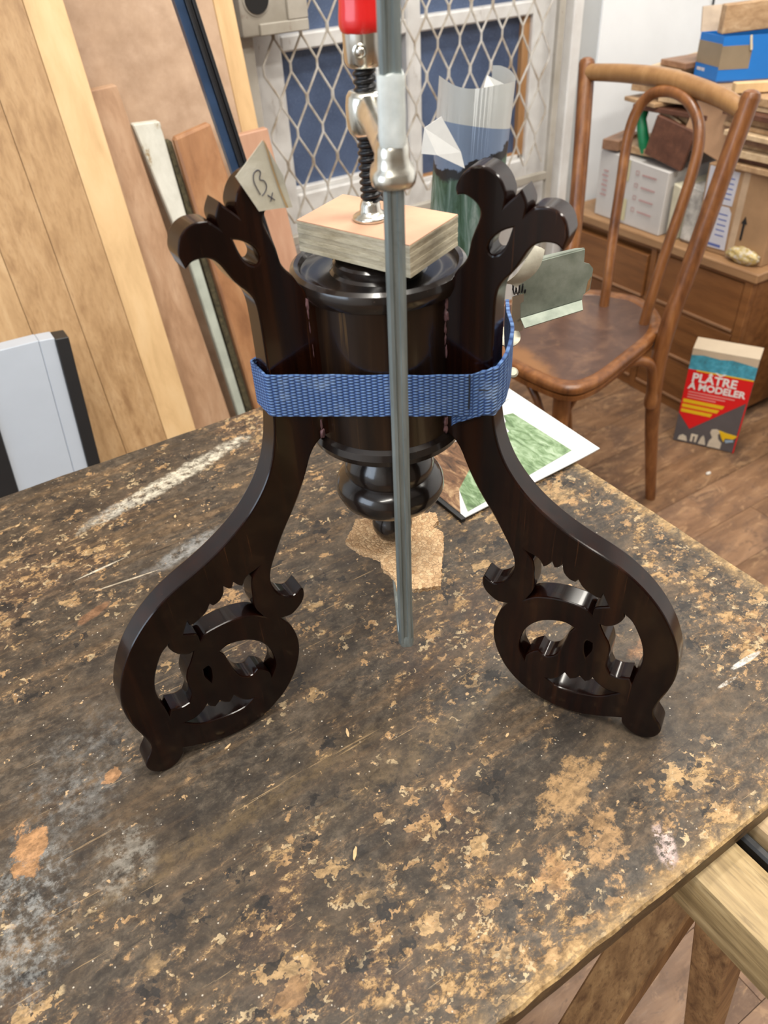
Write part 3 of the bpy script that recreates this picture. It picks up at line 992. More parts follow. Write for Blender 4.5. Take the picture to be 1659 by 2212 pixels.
def band(name, path, lo_hi, th, mat, parent=None, closed=True, rows=6):
    """woven band: path points (xy), lo_hi(i) gives lower and upper z, th outward thickness; has UVs in metres"""
    n = len(path)
    bm = bmesh.new()
    uvl = bm.loops.layers.uv.new('UVMap')
    ctr = AX
    lens = [0.0]
    for i in range(1, n + 1):
        lens.append(lens[-1] + (path[i % n] - path[i - 1]).length)
    outr, innr = [], []
    for i in range(n):
        p = path[i]
        t = (path[(i + 1) % n] - path[i - 1]) if closed else (path[min(i + 1, n - 1)] - path[max(i - 1, 0)])
        nrm = Vector((t.y, -t.x, 0)).normalized()
        if nrm.dot(p - ctr) < 0:
            nrm = -nrm
        lo, hi = lo_hi(i)
        outr.append([bm.verts.new((*(p + nrm * th).xy, lo + (hi - lo) * k / rows)) for k in range(rows + 1)])
        innr.append([bm.verts.new((*p.xy, lo + (hi - lo) * k / rows)) for k in range(rows + 1)])
    def quad(a, b, c, d, u0, u1, v0, v1):
        f = bm.faces.new((a, b, c, d))
        for lp, uv in zip(f.loops, ((u0, v0), (u1, v0), (u1, v1), (u0, v1))):
            lp[uvl].uv = uv
    m = n if closed else n - 1
    wd = 0.029
    for i in range(m):
        j = (i + 1) % n
        for k in range(rows):
            v0, v1 = wd * k / rows, wd * (k + 1) / rows
            quad(outr[i][k], outr[j][k], outr[j][k + 1], outr[i][k + 1], lens[i], lens[i + 1], v0, v1)
            quad(innr[j][k], innr[i][k], innr[i][k + 1], innr[j][k + 1], lens[i + 1], lens[i], v0, v1)
        quad(innr[i][0], innr[j][0], outr[j][0], outr[i][0], lens[i], lens[i + 1], 0, 0.001)
        quad(outr[i][rows], outr[j][rows], innr[j][rows], innr[i][rows], lens[i], lens[i + 1], wd, wd)
    if not closed:
        for i, fl in ((0, 1), (n - 1, -1)):
            for k in range(rows):
                quad(outr[i][k], outr[i][k + 1], innr[i][k + 1], innr[i][k], 0, 0.001, 0, 0.01)
    return bm_obj(name, bm, mat, parent, True, 0.9)


STR = empty('webbing_strap', (AX.x, AX.y, ZT + 0.27), 'blue woven webbing strap pulled tight around the pedestal legs', 'strap')


def jit(i, k):
    return noise.noise(Vector((i * 0.23, k * 7.0, 1.0))) * 0.0006


band('strap_band', dense, lambda i: (strap_z(dense[i]) - 0.0145 + jit(i, 0), strap_z(dense[i]) + 0.0145 + jit(i, 1)), 0.0015, M_STRAP, STR)
# folded tail at the right-hand leg
dR, nR = LEGS['right']
nF = nR if nR.dot(NV) > 0 else -nR
base = lambda r, off: (LEGAX + dR * r + nF * off).to_3d()
fl = catmull([base(0.0615, 0.0150), base(0.070, 0.0165), base(0.079, 0.0160), base(0.0860, 0.0140), base(0.0900, 0.007), base(0.0905, -0.001), base(0.0885, -0.010), base(0.082, -0.020), base(0.076, -0.034)], 5)
fl = [Vector((p.x, p.y, 0)) for p in fl]
nfl = len(fl)
lo_k = [(0, 257), (0.12, 264), (0.3, 271), (0.42, 273), (0.55, 277), (0.7, 288), (0.85, 299), (1, 306)]
hi_k = [(0, 283), (0.12, 296), (0.3, 302), (0.42, 304), (0.55, 310), (0.7, 318), (0.85, 324), (1, 326)]


def lerp_k(tab, f):
    for (a, x), (b, y) in zip(tab, tab[1:]):
        if f <= b:
            return x + (y - x) * (f - a) / (b - a)
    return tab[-1][1]


def crink(i, k):
    return noise.noise(Vector((i * 0.5, k * 3.1, 5))) * 0.0011


band('folded_tail', fl, lambda i: (ZT + lerp_k(lo_k, i / (nfl - 1)) / 1000 + crink(i, 0), ZT + lerp_k(hi_k, i / (nfl - 1)) / 1000 + crink(i, 1)), 0.0022, M_STRAP, STR, False, 8)
stitch = plain('dark_thread', (0.015, 0.02, 0.03), 0.8)
tube('stitching', [base(0.0740, 0.0200) + Vector((0, 0, ZT + 0.275)), base(0.0742, 0.0200) + Vector((0, 0, ZT + 0.287)), base(0.0738, 0.0198) + Vector((0, 0, ZT + 0.299))], 0.0005, stitch, STR, 6)
tube('stitching', [base(0.0800, 0.0192) + Vector((0, 0, ZT + 0.2895)), base(0.0850, 0.0170) + Vector((0, 0, ZT + 0.2890)), base(0.0895, 0.0125) + Vector((0, 0, ZT + 0.2905))], 0.0005, stitch, STR, 6)

# ================================================================== bar clamp on the drum
M_ZINC = NT('zinc_bar')
_a = M_ZINC.noise(M_ZINC.mapping(scale=(1, 1, 0.08)), 160, 6, 0.6)
_b = M_ZINC.noise(M_ZINC.obj(), 60, 5, 0.6)
_c = M_ZINC.ramp(_a, [(0.3, (0.13, 0.155, 0.155)), (0.55, (0.23, 0.265, 0.26)), (0.75, (0.34, 0.38, 0.37))])
_c = M_ZINC.mix(M_ZINC.val(_b, 0.60, 0.75, 0, 0.4), _c, (0.10, 0.11, 0.105))
M_ZINC = M_ZINC.out(_c, 0.48, 0.55)
M_CAST = NT('nickel_casting')
_a = M_CAST.noise(M_CAST.obj(), 90, 5, 0.6)
_c = M_CAST.ramp(_a, [(0.35, (0.55, 0.53, 0.45)), (0.7, (0.78, 0.77, 0.70))])
M_CAST.bump(M_CAST.noise(M_CAST.obj(), 160, 4), 0.12, 0.001)
M_CAST = M_CAST.out(_c, 0.26, 0.95)
M_CHROME = plain('chromed_ferrule', (0.62, 0.60, 0.54), 0.22, 1.0, 0.1, 60)
M_SCREW = plain('black_screw', (0.014, 0.014, 0.016), 0.32, 0.3, 0.3, 80)
M_RED = plain('red_handle_plastic', (0.62, 0.012, 0.012), 0.32, 0, 0.12, 18, None, 0.0, 0.3)
t_ = NT('worn_white_tape')
_a = t_.noise(t_.obj(), 90, 6, 0.6)
_c = t_.ramp(_a, [(0.3, (0.50, 0.55, 0.54)), (0.7, (0.68, 0.72, 0.70))])
t_.bump(_a, 0.3, 0.001)
M_TAPE = t_.out(_c, 0.5)

CL = empty('bar_clamp', L(6, 82, 98), 'steel bar clamp with a red handle squeezing the pedestal drum from top to bottom', 'clamp')
DB = 83.0                                         # distance of the bar from the drum axis


def bar_s(z):
    return 4.8 + (z - 98) * (9.6 - 4.8) / (500 - 98)


def bar_sec(z, w=5.0, d=10.5, ch=1.6):
    c = bar_s(z)
    pts = [(-w + ch, d), (-1.7, d), (-1.2, d - 1.0), (1.2, d - 1.0), (1.7, d), (w - ch, d), (w, d - ch), (w, -d + ch), (w - ch, -d), (-w + ch, -d), (-w, -d + ch), (-w, d - ch)]
    return [L(c + a, DB + b, z) for a, b in pts]


def prism(name, secs, mat, parent, smooth=False, ang=0.5):
    k = len(secs[0])
    V = [p for s in secs for p in s]
    Fc = []
    for i in range(len(secs) - 1):
        for j in range(k):
            Fc.append((i * k + j, i * k + (j + 1) % k, (i + 1) * k + (j + 1) % k, (i + 1) * k + j))
    Fc += [tuple(range(k))[::-1], tuple(range((len(secs) - 1) * k, len(secs) * k))]
    return mk(name, V, Fc, mat, parent, smooth, ang)


prism('bar', [bar_sec(z) for z in (101, 104, 200, 300, 420, 560, 640)], M_ZINC, CL)
# lower jaw: a forged arm from the bar foot back under the finial
jaw = []
for nn_, zt_, zb_, hw in ((DB + 10.4, 106, 97.5, 4.2), (DB + 6, 113, 96.5, 5.6), (DB - 6, 118, 97, 6.0), (60, 119.5, 99, 5.6), (30, 120.5, 104, 5.6), (12, 120.8, 108, 9), (0, 120.8, 109, 10.5), (-9, 120.8, 110, 9), (-13, 120.5, 112, 5)):
    c = 4.8 - (DB - nn_) * 0.035
    jaw.append([L(c - hw, nn_, zb_ + 1.5), L(c - hw + 1.5, nn_, zb_), L(c + hw - 1.5, nn_, zb_), L(c + hw, nn_, zb_ + 1.5), L(c + hw, nn_, zt_ - 1.2), L(c + hw - 1.2, nn_, zt_), L(c - hw + 1.2, nn_, zt_), L(c - hw, nn_, zt_ - 1.2)])
prism('lower_jaw', jaw, M_ZINC, CL, True, 0.7)
# sliding arm
SX, SN = -2.0, 1.0                                # screw axis


def rrect(c, hs, hn, z, k=16, pw=3.2):
    out = []
    for i in range(k):
        a = 2 * math.pi * i / k
        ca, sa = math.cos(a), math.sin(a)
        q = (abs(ca) ** pw + abs(sa) ** pw) ** (-1 / pw)
        out.append(L(c[0] + hs * ca * q, c[1] + hn * sa * q, z))
    return out


bs = bar_s(436)
slider = prism('slider_sleeve', [rrect((bs, DB - 2), 9.0, 13.5, 422), rrect((bs, DB - 2), 10.6, 15.2, 423.2), rrect((bs, DB - 2), 11.2, 15.8, 426), rrect((bs, DB - 2), 10.6, 15.2, 429.5), rrect((bs, DB - 2), 8.8, 14.0, 431.2), rrect((bs, DB - 3), 8.4, 14.6, 436), rrect((bs, DB - 3), 8.2, 14.8, 439.5), rrect((bs, DB - 3.5), 7.0, 13.2, 442.5)], M_CAST, CL, True, 0.9)
armsec = []
for f in [i / 10 for i in range(11)]:
    nn_ = DB - 12 - f * (DB - 12 - 6)
    c = bs + (SX - bs) * f
    zc = 434 + 5.5 * f
    hw = 6.2 + 1.6 * math.cos(f * math.pi) + (2.6 * f ** 3)
    hz = 8.4 - 2.4 * math.sin(f * math.pi) + 1.2 * f
    sec = []
    for i in range(14):
        a = 2 * math.pi * i / 14
        sec.append(L(c + hw * math.cos(a), nn_, zc + hz * math.sin(a)))
    armsec.append(sec)
prism('sliding_arm', armsec, M_CAST, CL, True, 1.2)
lathe('screw_boss', mm([(8.4, 426.5), (10.2, 428), (11.2, 431), (11.6, 436), (11.5, 442), (10.8, 446.5), (9.4, 448.6), (7.0, 449)]), L(SX, SN, 0), M_CAST, CL, 32, None, 1.2)
# threaded screw
pts = []
turns_per_mm = 1 / 4.0
seg = 28
V, Fc = [], []
zz = [i * 0.5 for i in range(int((466 - 391) / 0.5) + 1)]
for z in zz:
    for k in range(seg):
        a = 2 * math.pi * k / seg
        ph = (z * turns_per_mm + k / seg) % 1.0
        r = 5.0 + 1.5 * min(1, max(0, (abs(ph - 0.5) * 2 - 0.25) / 0.35)) 
        V.append(L(SX + r * math.cos(a), SN + r * math.sin(a), 391 + z))
for i in range(len(zz) - 1):
    for k in range(seg):
        Fc.append((i * seg + k, i * seg + (k + 1) % seg, (i + 1) * seg + (k + 1) % seg, (i + 1) * seg + k))
mk('screw', V, Fc, M_SCREW, CL, True, 1.2)
lathe('screw_tip', mm([(3.6, 384), (4.2, 389), (5.6, 392)]), L(SX, SN, 0), M_SCREW, CL, 24)
lathe('swivel_pad', mm([(10.6, 380.2), (11.0, 381), (10.9, 382.2), (9.6, 383.2), (7.2, 384), (6.4, 386), (6.2, 388.5), (5.2, 391), (3.8, 392)]), L(SX - 1, SN + 1, 0), M_CAST, CL, 36, None, 0.9)
# ferrule and handle (the handle turns round the screw)
FER = lathe('ferrule', mm([(7.0, 459.6), (9.2, 460.6), (10.4, 463), (10.6, 474), (10.6, 477)]), L(SX, SN, 0), M_CHROME, CL, 40, None, 0.8)
rv_ = lathe('rivet', mm([(3.9, 0), (4.0, 0.7), (3.2, 1.0), (2.7, 0.4), (2.6, 0.9), (2.0, 1.6), (1, 2.0)]), L(SX - 1.5, SN + 10.2, 468.5), M_CHROME, FER, 24, NV * 0.98 + SV * -0.15, 0.9)
hs = []
for z, r in ((476.2, 10.6), (477.5, 11.6), (479.5, 12.2), (483, 12.3), (489, 11.6), (497, 11.4), (510, 12.2), (530, 13.0), (555, 12.6), (572, 11.2), (580, 9), (584, 5)):
    sec = []
    for i in range(48):
        a = 2 * math.pi * i / 48
        fl_ = 1 - 0.045 * max(0, math.cos(a * 6)) ** 2 * (1 if z > 481 else 0.3)
        sec.append(L(SX + r * fl_ * math.cos(a), SN + r * fl_ * math.sin(a), z))
    hs.append(sec)
prism('handle', hs, M_RED, CL, True, 1.0)
# white tape wound round the bar above the slider
tp = []
for z, g in ((441.5, 0.9), (444, 1.2), (450, 0.9), (456, 1.1), (462, 0.9), (468, 1.1), (470.6, 0.8)):
    cc = bar_s(z)
    jj = noise.noise(Vector((z * 0.3, 1, 2))) * 0.5
    w, d = 5.0 + g + jj * 0.4, 10.5 + g
    tp.append([L(cc + a, DB + b, z + (0.6 * math.sin(a * 2.1 + z))) for a, b in ((-w + 1.6, d), (-1, d - 0.2), (1.2, d - 0.2), (w - 1.2, d), (w + 0.2, d - 1.6), (w, 0), (w, -d), (-w, -d), (-w, 0), (-w, d - 1.8))])
prism('tape_wrap', tp, M_TAPE, CL, True, 1.0)

# ------------------------------------------------------------------ plywood pressing block
PLY = empty('plywood_block', L(0, 0, 361), 'small pink-faced plywood block under the clamp pad on top of the drum', 'wood block')
corners = [(-48.4, -4.4), (17.5, 50.0), (49.4, 3.2), (-20.5, -50.5)]
M_PLYF = plain('pink_plywood_face', (0.50, 0.285, 0.185), 0.55, var=0.10, scale=35, bump=0.08)


def ply_mat(name, d, l):
    t = NT(name)
    a = t.noise(t.mapping(scale=(0.5, 0.5, 2.0)), 160, 7, 0.7)
    c = t.ramp(a, [(0.3, d), (0.7, l)])
    t.bump(a, 0.5, 0.001)
    return t.out(c, 0.75)


M_PLYA = ply_mat('pale_ply_edge', (0.34, 0.29, 0.19), (0.60, 0.55, 0.42))
M_PLYB = ply_mat('grey_ply_edge', (0.30, 0.255, 0.17), (0.52, 0.47, 0.36))
zl = [361.2, 363.6, 366.6, 369.2, 372.4, 375.0, 378.0, 379.4, 380.0]
for i in range(len(zl) - 1):
    m = M_PLYF if i == len(zl) - 2 else (M_PLYA if i % 2 == 0 else M_PLYB)
    e = 0.0 if i % 2 == 0 else -0.25
    bot_ = [L(s * (1 + e / 60), n_ * (1 + e / 60), zl[i]) for s, n_ in corners]
    top_ = [L(s * (1 + e / 60), n_ * (1 + e / 60), zl[i + 1]) for s, n_ in corners]
    hexa('ply_layer', bot_ + top_, m, PLY)

# ------------------------------------------------------------------ cork pad under the finial
t_ = NT('granulated_cork')
_v = t_.voro(t_.obj(), 330)
_n = t_.noise(t_.obj(), 120, 5, 0.7)
_c = t_.mix(0.55, t_.ramp(_n, [(0.3, (0.46, 0.26, 0.12)), (0.7, (0.78, 0.53, 0.30))]), t_.ramp(_v.outputs['Color'], [(0.1, (0.40, 0.22, 0.10)), (0.9, (0.88, 0.64, 0.38))]))
_e = t_.voro(t_.obj(), 330, 'DISTANCE_TO_EDGE')
_c = t_.mix(t_.val(_e.outputs['Distance'], 0.07, 0.0, 0, 0.6), _c, (0.12, 0.06, 0.03))
t_.bump(_e.outputs['Distance'], 0.7, 0.002)
M_CORK = t_.out(_c, 0.85)
cork_px = [(-39, 2), (-33, -14), (-30, -25), (-10, -26), (12, -27), (37, -28), (38, -17), (33, -10), (41, -1), (38, 26), (33.5, 58), (14.5, 60), (1, 58), (-2, 46), (-9.5, 36), (-12, 25), (-19, 19.5), (-25, 18)]
jag = []
for i in range(len(cork_px)):
    a, b = Vector(cork_px[i]), Vector(cork_px[(i + 1) % len(cork_px)])
    k = max(2, int((b - a).length / 1.3))
    for j in range(k):
        p = a + (b - a) * (j / k)
        nrm = Vector(((b - a).y, -(b - a).x)).normalized()
        jag.append(p + nrm * noise.noise(Vector((p.x * 0.55, p.y * 0.55, 4))) * 1.6)


def cork_z(p):
    return 121.1 + max(0, (p.y - 30)) ** 1.4 * -0.015


bm = bmesh.new()
tv = [bm.verts.new(L(p.x, p.y, cork_z(p) + 4.6 + 0.5 * noise.noise(Vector((p.x, p.y, 0))))) for p in jag]
bv = [bm.verts.new(L(p.x * 0.99, p.y * 0.99, cork_z(p))) for p in jag]
bm.faces.new(tv)
bm.faces.new(bv[::-1])
for i in range(len(jag)):
    k = (i + 1) % len(jag)
    bm.faces.new((bv[i], bv[k], tv[k], tv[i]))
bmesh.ops.triangulate(bm, faces=[f for f in bm.faces if len(f.verts) > 4])
tag(bm_obj('cork_pad', bm, M_CORK), 'torn piece of granulated cork between the clamp jaw and the finial', 'cork')

# ------------------------------------------------------------------ masking tape tag on the left leg
t_ = NT('masking_tape')
_a = t_.noise(t_.obj(), 120, 6, 0.65)
_b = t_.noise(t_.obj(), 30, 5, 0.6)
_c = t_.ramp(_b, [(0.3, (0.44, 0.41, 0.31)), (0.7, (0.60, 0.58, 0.49))])
t_.bump(_a, 0.4, 0.001)
M_MASK = t_.out(_c, 0.6)
M_MASKB = plain('tape_overlap', (0.40, 0.27, 0.13), 0.6, var=0.15, scale=60)
M_INK = plain('blue_black_ink', (0.012, 0.014, 0.05), 0.5)
TAG = empty('tape_tag', on_leg('left', 72, 400, 11), 'crumpled masking tape tag with a pencilled B and cross on the left scroll', 'tape tag')


def sheet(name, grid, th, mat, parent, nrm):
    """thin sheet from a grid of points"""
    R_, C_ = len(grid), len(grid[0])
    nv = Vector(nrm) * th
    V = [p for r in grid for p in r] + [p - nv for r in grid for p in r]
    o = R_ * C_
    Fc = []
    for i in range(R_ - 1):
        for j in range(C_ - 1):
            a, b, c, d = i * C_ + j, i * C_ + j + 1, (i + 1) * C_ + j + 1, (i + 1) * C_ + j
            Fc += [(a, b, c, d), (o + d, o + c, o + b, o + a)]
    rim = [j for j in range(C_)] + [i * C_ + C_ - 1 for i in range(1, R_)] + [(R_ - 1) * C_ + j for j in range(C_ - 2, -1, -1)] + [i * C_ for i in range(R_ - 2, 0, -1)]
    for k in range(len(rim)):
        a, b = rim[k], rim[(k + 1) % len(rim)]
        Fc.append((a, o + a, o + b, b))
    return mk(name, V, Fc, mat, parent, True, 0.8)


def lerp2(a, b, f):
    return (a[0] + (b[0] - a[0]) * f, a[1] + (b[1] - a[1]) * f)


def tagpt(f, g, extra=0.0):
    # f across (0 left .. 1 right), g down (0 top .. 1 bottom)
    top_ = lerp2((85, 424), (62, 430), f) if f < 0.0 else (lerp2((86, 422), (68, 437), f / 0.6) if f < 0.6 else lerp2((68, 437), (60, 418), (f - 0.6) / 0.4))
    bot_ = lerp2((76, 402.5), (56, 400.5), f)
    r, z = lerp2(top_, bot_, g)
    off = 10.3 + 2.2 * (max(0, f - 0.62)) * (1 - g) * 2 + 1.0 * math.sin(f * 5 + g * 2) * 0.5 + extra + (1.6 * max(0, 0.25 - g) * 4 * max(0, f - 0.3))
    return on_leg('left', r, z, off)


dL, nL = LEGS['left']
nLF = nL if nL.dot(NV) > 0 else -nL
sheet('tape', [[tagpt(j / 12, i / 10) for j in range(13)] for i in range(11)], 0.0003, M_MASK, TAG, nLF)
sheet('tape_overlap', [[tagpt(0.60 + 0.22 * g_ + dj, g_, 0.35) for dj in (0, 0.03, 0.06)] for g_ in [i / 10 for i in range(11)]], 0.0002, M_MASKB, TAG, nLF)
for st in ([(0.24, 0.66), (0.22, 0.50), (0.22, 0.36), (0.27, 0.26), (0.36, 0.27), (0.40, 0.34), (0.34, 0.42), (0.42, 0.50), (0.44, 0.60), (0.36, 0.67), (0.26, 0.70)], [(0.40, 0.74), (0.55, 0.86)], [(0.54, 0.74), (0.43, 0.86)]):
    tube('ink_line', catmull([tagpt(a, b, 0.25) for a, b in st], 4), 0.00022, M_INK, TAG, 5)

# ------------------------------------------------------------------ strap tensioner bracket behind the right leg
M_SHEET = NT('stained_sheet_steel')
_a = M_SHEET.noise(M_SHEET.obj(), 45, 6, 0.6)
_c = M_SHEET.ramp(_a, [(0.3, (0.13, 0.155, 0.125)), (0.55, (0.24, 0.27, 0.225)), (0.75, (0.33, 0.36, 0.315))])
M_SHEET = M_SHEET.out(_c, 0.5, 0.45)
M_DULL = plain('dull_brass_disc', (0.34, 0.32, 0.25), 0.45, 0.5, 0.12, 60)
BR = empty('strap_tensioner', L(110, -35, 292), 'grey sheet steel strap tensioner sticking out behind the right leg', 'tensioner')


def LP(s, z, n_):
    return L(s, n_, z)


def plate(name, pts, th, mat, parent, nrm=None):
    P = [Vector(p) for p in pts]
    nv = (nrm or (P[1] - P[0]).cross(P[2] - P[0])).normalized() * th
    k = len(P)
    V = P + [p + nv for p in P]
    Fc = [tuple(range(k))[::-1], tuple(range(k, 2 * k))] + [(i, (i + 1) % k, k + (i + 1) % k, k + i) for i in range(k)]
    return mk(name, V, Fc, mat, parent)


BN = lambda s_, z_: -22 - (s_ - 96) * 0.2 - (z_ - 300) * 0.12
plate('body_plate', [LP(a, b, BN(a, b)) for a, b in ((96, 299.5), (140, 306), (140.5, 309), (145, 312), (146, 326), (143, 329.5), (139, 331), (139, 339.5), (102, 335), (94, 332))], 0.0009, M_SHEET, BR)
plate('bottom_flange', [LP(96, 299.5, BN(96, 299.5)), LP(140, 306, BN(140, 306)), LP(139.5, 301.5, BN(140, 306) + 8), LP(98, 295.2, BN(96, 299.5) + 8)], 0.0009, M_SHEET, BR)
plate('top_flange', [LP(102, 335, BN(102, 335)), LP(139, 339.5, BN(139, 339.5)), LP(137, 333.5, BN(139, 339.5) - 16), LP(101, 330.5, BN(102, 335) - 16)], 0.0009, M_SHEET, BR)
plate('rust_patch', [LP(a, b, BN(a, b) + 0.9) for a, b in ((142, 310.5), (144.6, 312.8), (145.4, 321), (143.2, 318))], 0.0003, plain('rust', (0.22, 0.12, 0.05), 0.7, var=0.4, scale=200), BR)
hel = []
for i in range(61):
    a = i / 60 * 2 * math.pi * 4
    hel.append(L(90 + i / 60 * 8.5, -26 + 3.0 * math.cos(a), 319 + 4.2 * math.sin(a)))
tube('spring', hel, 0.0006, M_SCREW, BR, 6)
plate('side_plate', [LP(89.5, 288, -20), LP(98, 290, -22), LP(97.5, 316, -24), LP(89.5, 315, -22)], 0.0009, M_CHROME, BR)
lathe('rivet_disc', mm([(8.2, 0), (8.2, 1.2), (6, 2.0), (0.5, 2.4)]), L(88, -18, 287), M_DULL, BR, 28, NV * 0.5 + Vector((0, 0, 0.8)))
lathe('rivet_disc', mm([(4.2, 0), (4.2, 1.2), (3, 2.0), (0.5, 2.2)]), L(91, -12, 262), M_DULL, BR, 20, NV * 0.5 + Vector((0, 0, 0.8)))
# strip of masking tape between bracket and scroll
cs = [[L(p.x + w * 4.2, -6 + 6 * f + 1.5 * math.sin(f * 4 + w), p.y - w * 2.6 + 0.8 * math.sin(f * 7 + w * 2)) for w in (-1, -0.5, 0, 0.5, 1)] for f, p in ((i / 12, q) for i, q in enumerate(catmull([(101, 354, 0), (98.5, 346, 0), (92.5, 337.5, 0), (84, 332, 0)], 4)))]
tag(sheet('tape_strip', cs, 0.0004, M_MASK, None, NV), 'curled cream masking tape strip beside the steel tensioner', 'tape')

# ------------------------------------------------------------------ tall paper roll on the floor behind the bench
def paper_mat():
    t = NT('printed_forest_roll')
    sep = t.n('ShaderNodeSeparateXYZ')
    t.l(t.obj(), sep.inputs[0])
    wv = t.noise(t.mapping(scale=(1, 1, 0.22)), 42, 10, 0.72, 0.9)
    c = t.ramp(wv, [(0.3, (0.02, 0.04, 0.026)), (0.43, (0.075, 0.14, 0.085)), (0.53, (0.16, 0.26, 0.21)), (0.66, (0.46, 0.54, 0.51))])
    sx = t.math('MULTIPLY', t.math('SUBTRACT', sep.outputs['X'], 0.70), -0.30)
    rag = t.math('ADD', t.math('ADD', sep.outputs['Z'], sx), t.math('MULTIPLY', t.math('SUBTRACT', t.noise(t.obj(), 22, 6, 0.65), 0.5), 0.05))
    dark = t.val(rag, 0.905, 0.912)
    c = t.mix(dark, c, (0.035, 0.033, 0.035))
    sky = t.val(rag, 0.922, 0.925)
    c = t.mix(sky, c, (0.26, 0.34, 0.49))
    white = t.val(t.math('ADD', sep.outputs['Z'], t.math('MULTIPLY', sep.outputs['X'], 0.2)), 1.1155, 1.1165)
    c = t.mix(white, c, (0.66, 0.68, 0.67))
    return t.out(c, 0.32)


M_PRINT = paper_mat()
M_PAPER = plain('white_paper', (0.68, 0.69, 0.68), 0.5, var=0.05, scale=40)
RBU, RBV = 0.650, 0.950
ROLL = empty('paper_roll', (RBU, RBV, 0), 'tall rolled paper with a forest photograph standing behind the bench and right scroll', 'paper roll')


def roll_pt(a, f, dr=0.0):
    """a: angle, f: 0 bottom..1 top"""
    h = 1.016 + 0.010 * abs(math.cos(a)) ** 2 + 0.004 * math.sin(3 * a)
    z = f * h
    r = 0.0525 + dr
    return Vector((RBU + 0.096 * z + r * math.cos(a), RBV + r * math.sin(a) * 0.98, z + 0.001))


aa = [math.radians(-208 + i * (236 / 80)) for i in range(81)]
sheet('printed_sheet', [[roll_pt(a, f, 0.0035 * (i / 80)) for i, a in enumerate(aa)] for f in [k / 10 for k in range(11)]], 0.0006, M_PRINT, ROLL, Vector((0, 0, 0.001)))
# torn corner folded outward, and a peak of the inner sheet
plate('torn_flap', [(0.642, 0.886, 1.000), (0.620, 0.893, 0.989), (0.618, 0.898, 0.957), (0.636, 0.888, 0.954), (0.680, 0.884, 0.930), (0.673, 0.884, 0.952), (0.655, 0.885, 0.980)], 0.0007, M_PAPER, ROLL, Vector((-0.2, -1, 0)))
plate('torn_peak', [(0.732, 0.915, 0.985), (0.792, 0.935, 0.985), (0.790, 0.935, 1.010), (0.751, 0.930, 1.028), (0.733, 0.917, 1.010)], 0.0007, M_PAPER, ROLL, Vector((-0.3, -1, 0)))

# ================================================================== open magazine at the bench corner
def photo_mat(name, stops, sc=95, rot=0.6, dist=1.2):
    t = NT(name)
    a = t.noise(t.mapping(rot=(0, 0, rot), scale=(1, 0.35, 1)), sc, 8, 0.7, dist)
    return t.out(t.ramp(a, stops), 0.28)


M_PGREEN = photo_mat('green_photo_print', [(0.3, (0.035, 0.05, 0.03)), (0.45, (0.12, 0.20, 0.09)), (0.6, (0.28, 0.38, 0.24)), (0.75, (0.48, 0.53, 0.45))])
M_PDARK = photo_mat('dark_photo_print', [(0.35, (0.03, 0.028, 0.03)), (0.55, (0.09, 0.085, 0.09)), (0.75, (0.16, 0.15, 0.16))], 30)
M_PFIRE = photo_mat('brown_photo_print', [(0.35, (0.035, 0.02, 0.012)), (0.5, (0.16, 0.08, 0.04)), (0.62, (0.40, 0.26, 0.14)), (0.75, (0.66, 0.6, 0.52))], 60)
M_WPAPER = plain('magazine_paper', (0.58, 0.60, 0.60), 0.35, var=0.03)
M_PGREY = plain('grey_small_print', (0.30, 0.31, 0.32), 0.5)
MG = empty('magazine', (0.5, 0.65, ZT), 'glossy magazine lying open at the far corner of the bench', 'magazine')
m00, m10, m11, m01 = Vector((0.397, 0.505, 0)), Vector((0.603, 0.513, 0)), Vector((0.612, 0.795, 0)), Vector((0.392, 0.785, 0))


def mg(f, g, z):
    p = m00 * (1 - f) * (1 - g) + m10 * f * (1 - g) + m11 * f * g + m01 * (1 - f) * g
    p.z = ZT + z
    return p


def pages(name, z0, z1, mat, ins=0.0, curl=0.0):
    N = 12
    V, Fc = [], []
    for i in range(N + 1):
        f = i / N
        zc = curl * max(0, f - 0.75) ** 2
        for g in (ins, 1 - ins):
            V.append(mg(ins + f * (1 - 2 * ins), g, z0 + zc))
            V.append(mg(ins + f * (1 - 2 * ins), g, z1 + zc))
    for i in range(N):
        a, b = i * 4, (i + 1) * 4
        Fc += [(a, b, b + 1, a + 1), (a + 2, a + 3, b + 3, b + 2), (a + 1, b + 1, b + 3, a + 3), (a, a + 2, b + 2, b)]
    Fc += [(0, 1, 3, 2), (N * 4, N * 4 + 2, N * 4 + 3, N * 4 + 1)]
    return mk(name, V, Fc, mat, MG)


pages('back_pages', 0.0004, 0.0034, M_WPAPER, 0.012)
pages('top_page', 0.0038, 0.0050, M_WPAPER, 0.0, 0.02)
hexa('black_spine', [mg(-0.025, 0.0, 0.0004), mg(0.0, -0.002, 0.0004), mg(0.0, 1, 0.0004), mg(-0.025, 1, 0.0004), mg(-0.025, 0.0, 0.0042), mg(0.0, -0.002, 0.0044), mg(0.0, 1, 0.0044), mg(-0.025, 1, 0.0042)], M_BLACK, MG)


def print_area(name, pts, mat, lift=0.0):
    P = [mg(f, g, 0.00515 + lift + 0.02 * max(0, f - 0.75) ** 2) for f, g in pts]
    k = len(P)
    V = P + [p + Vector((0, 0, 0.0002)) for p in P]
    mk(name, V, [tuple(range(k))[::-1], tuple(range(k, 2 * k))] + [(i, (i + 1) % k, k + (i + 1) % k, k + i) for i in range(k)], mat, MG)


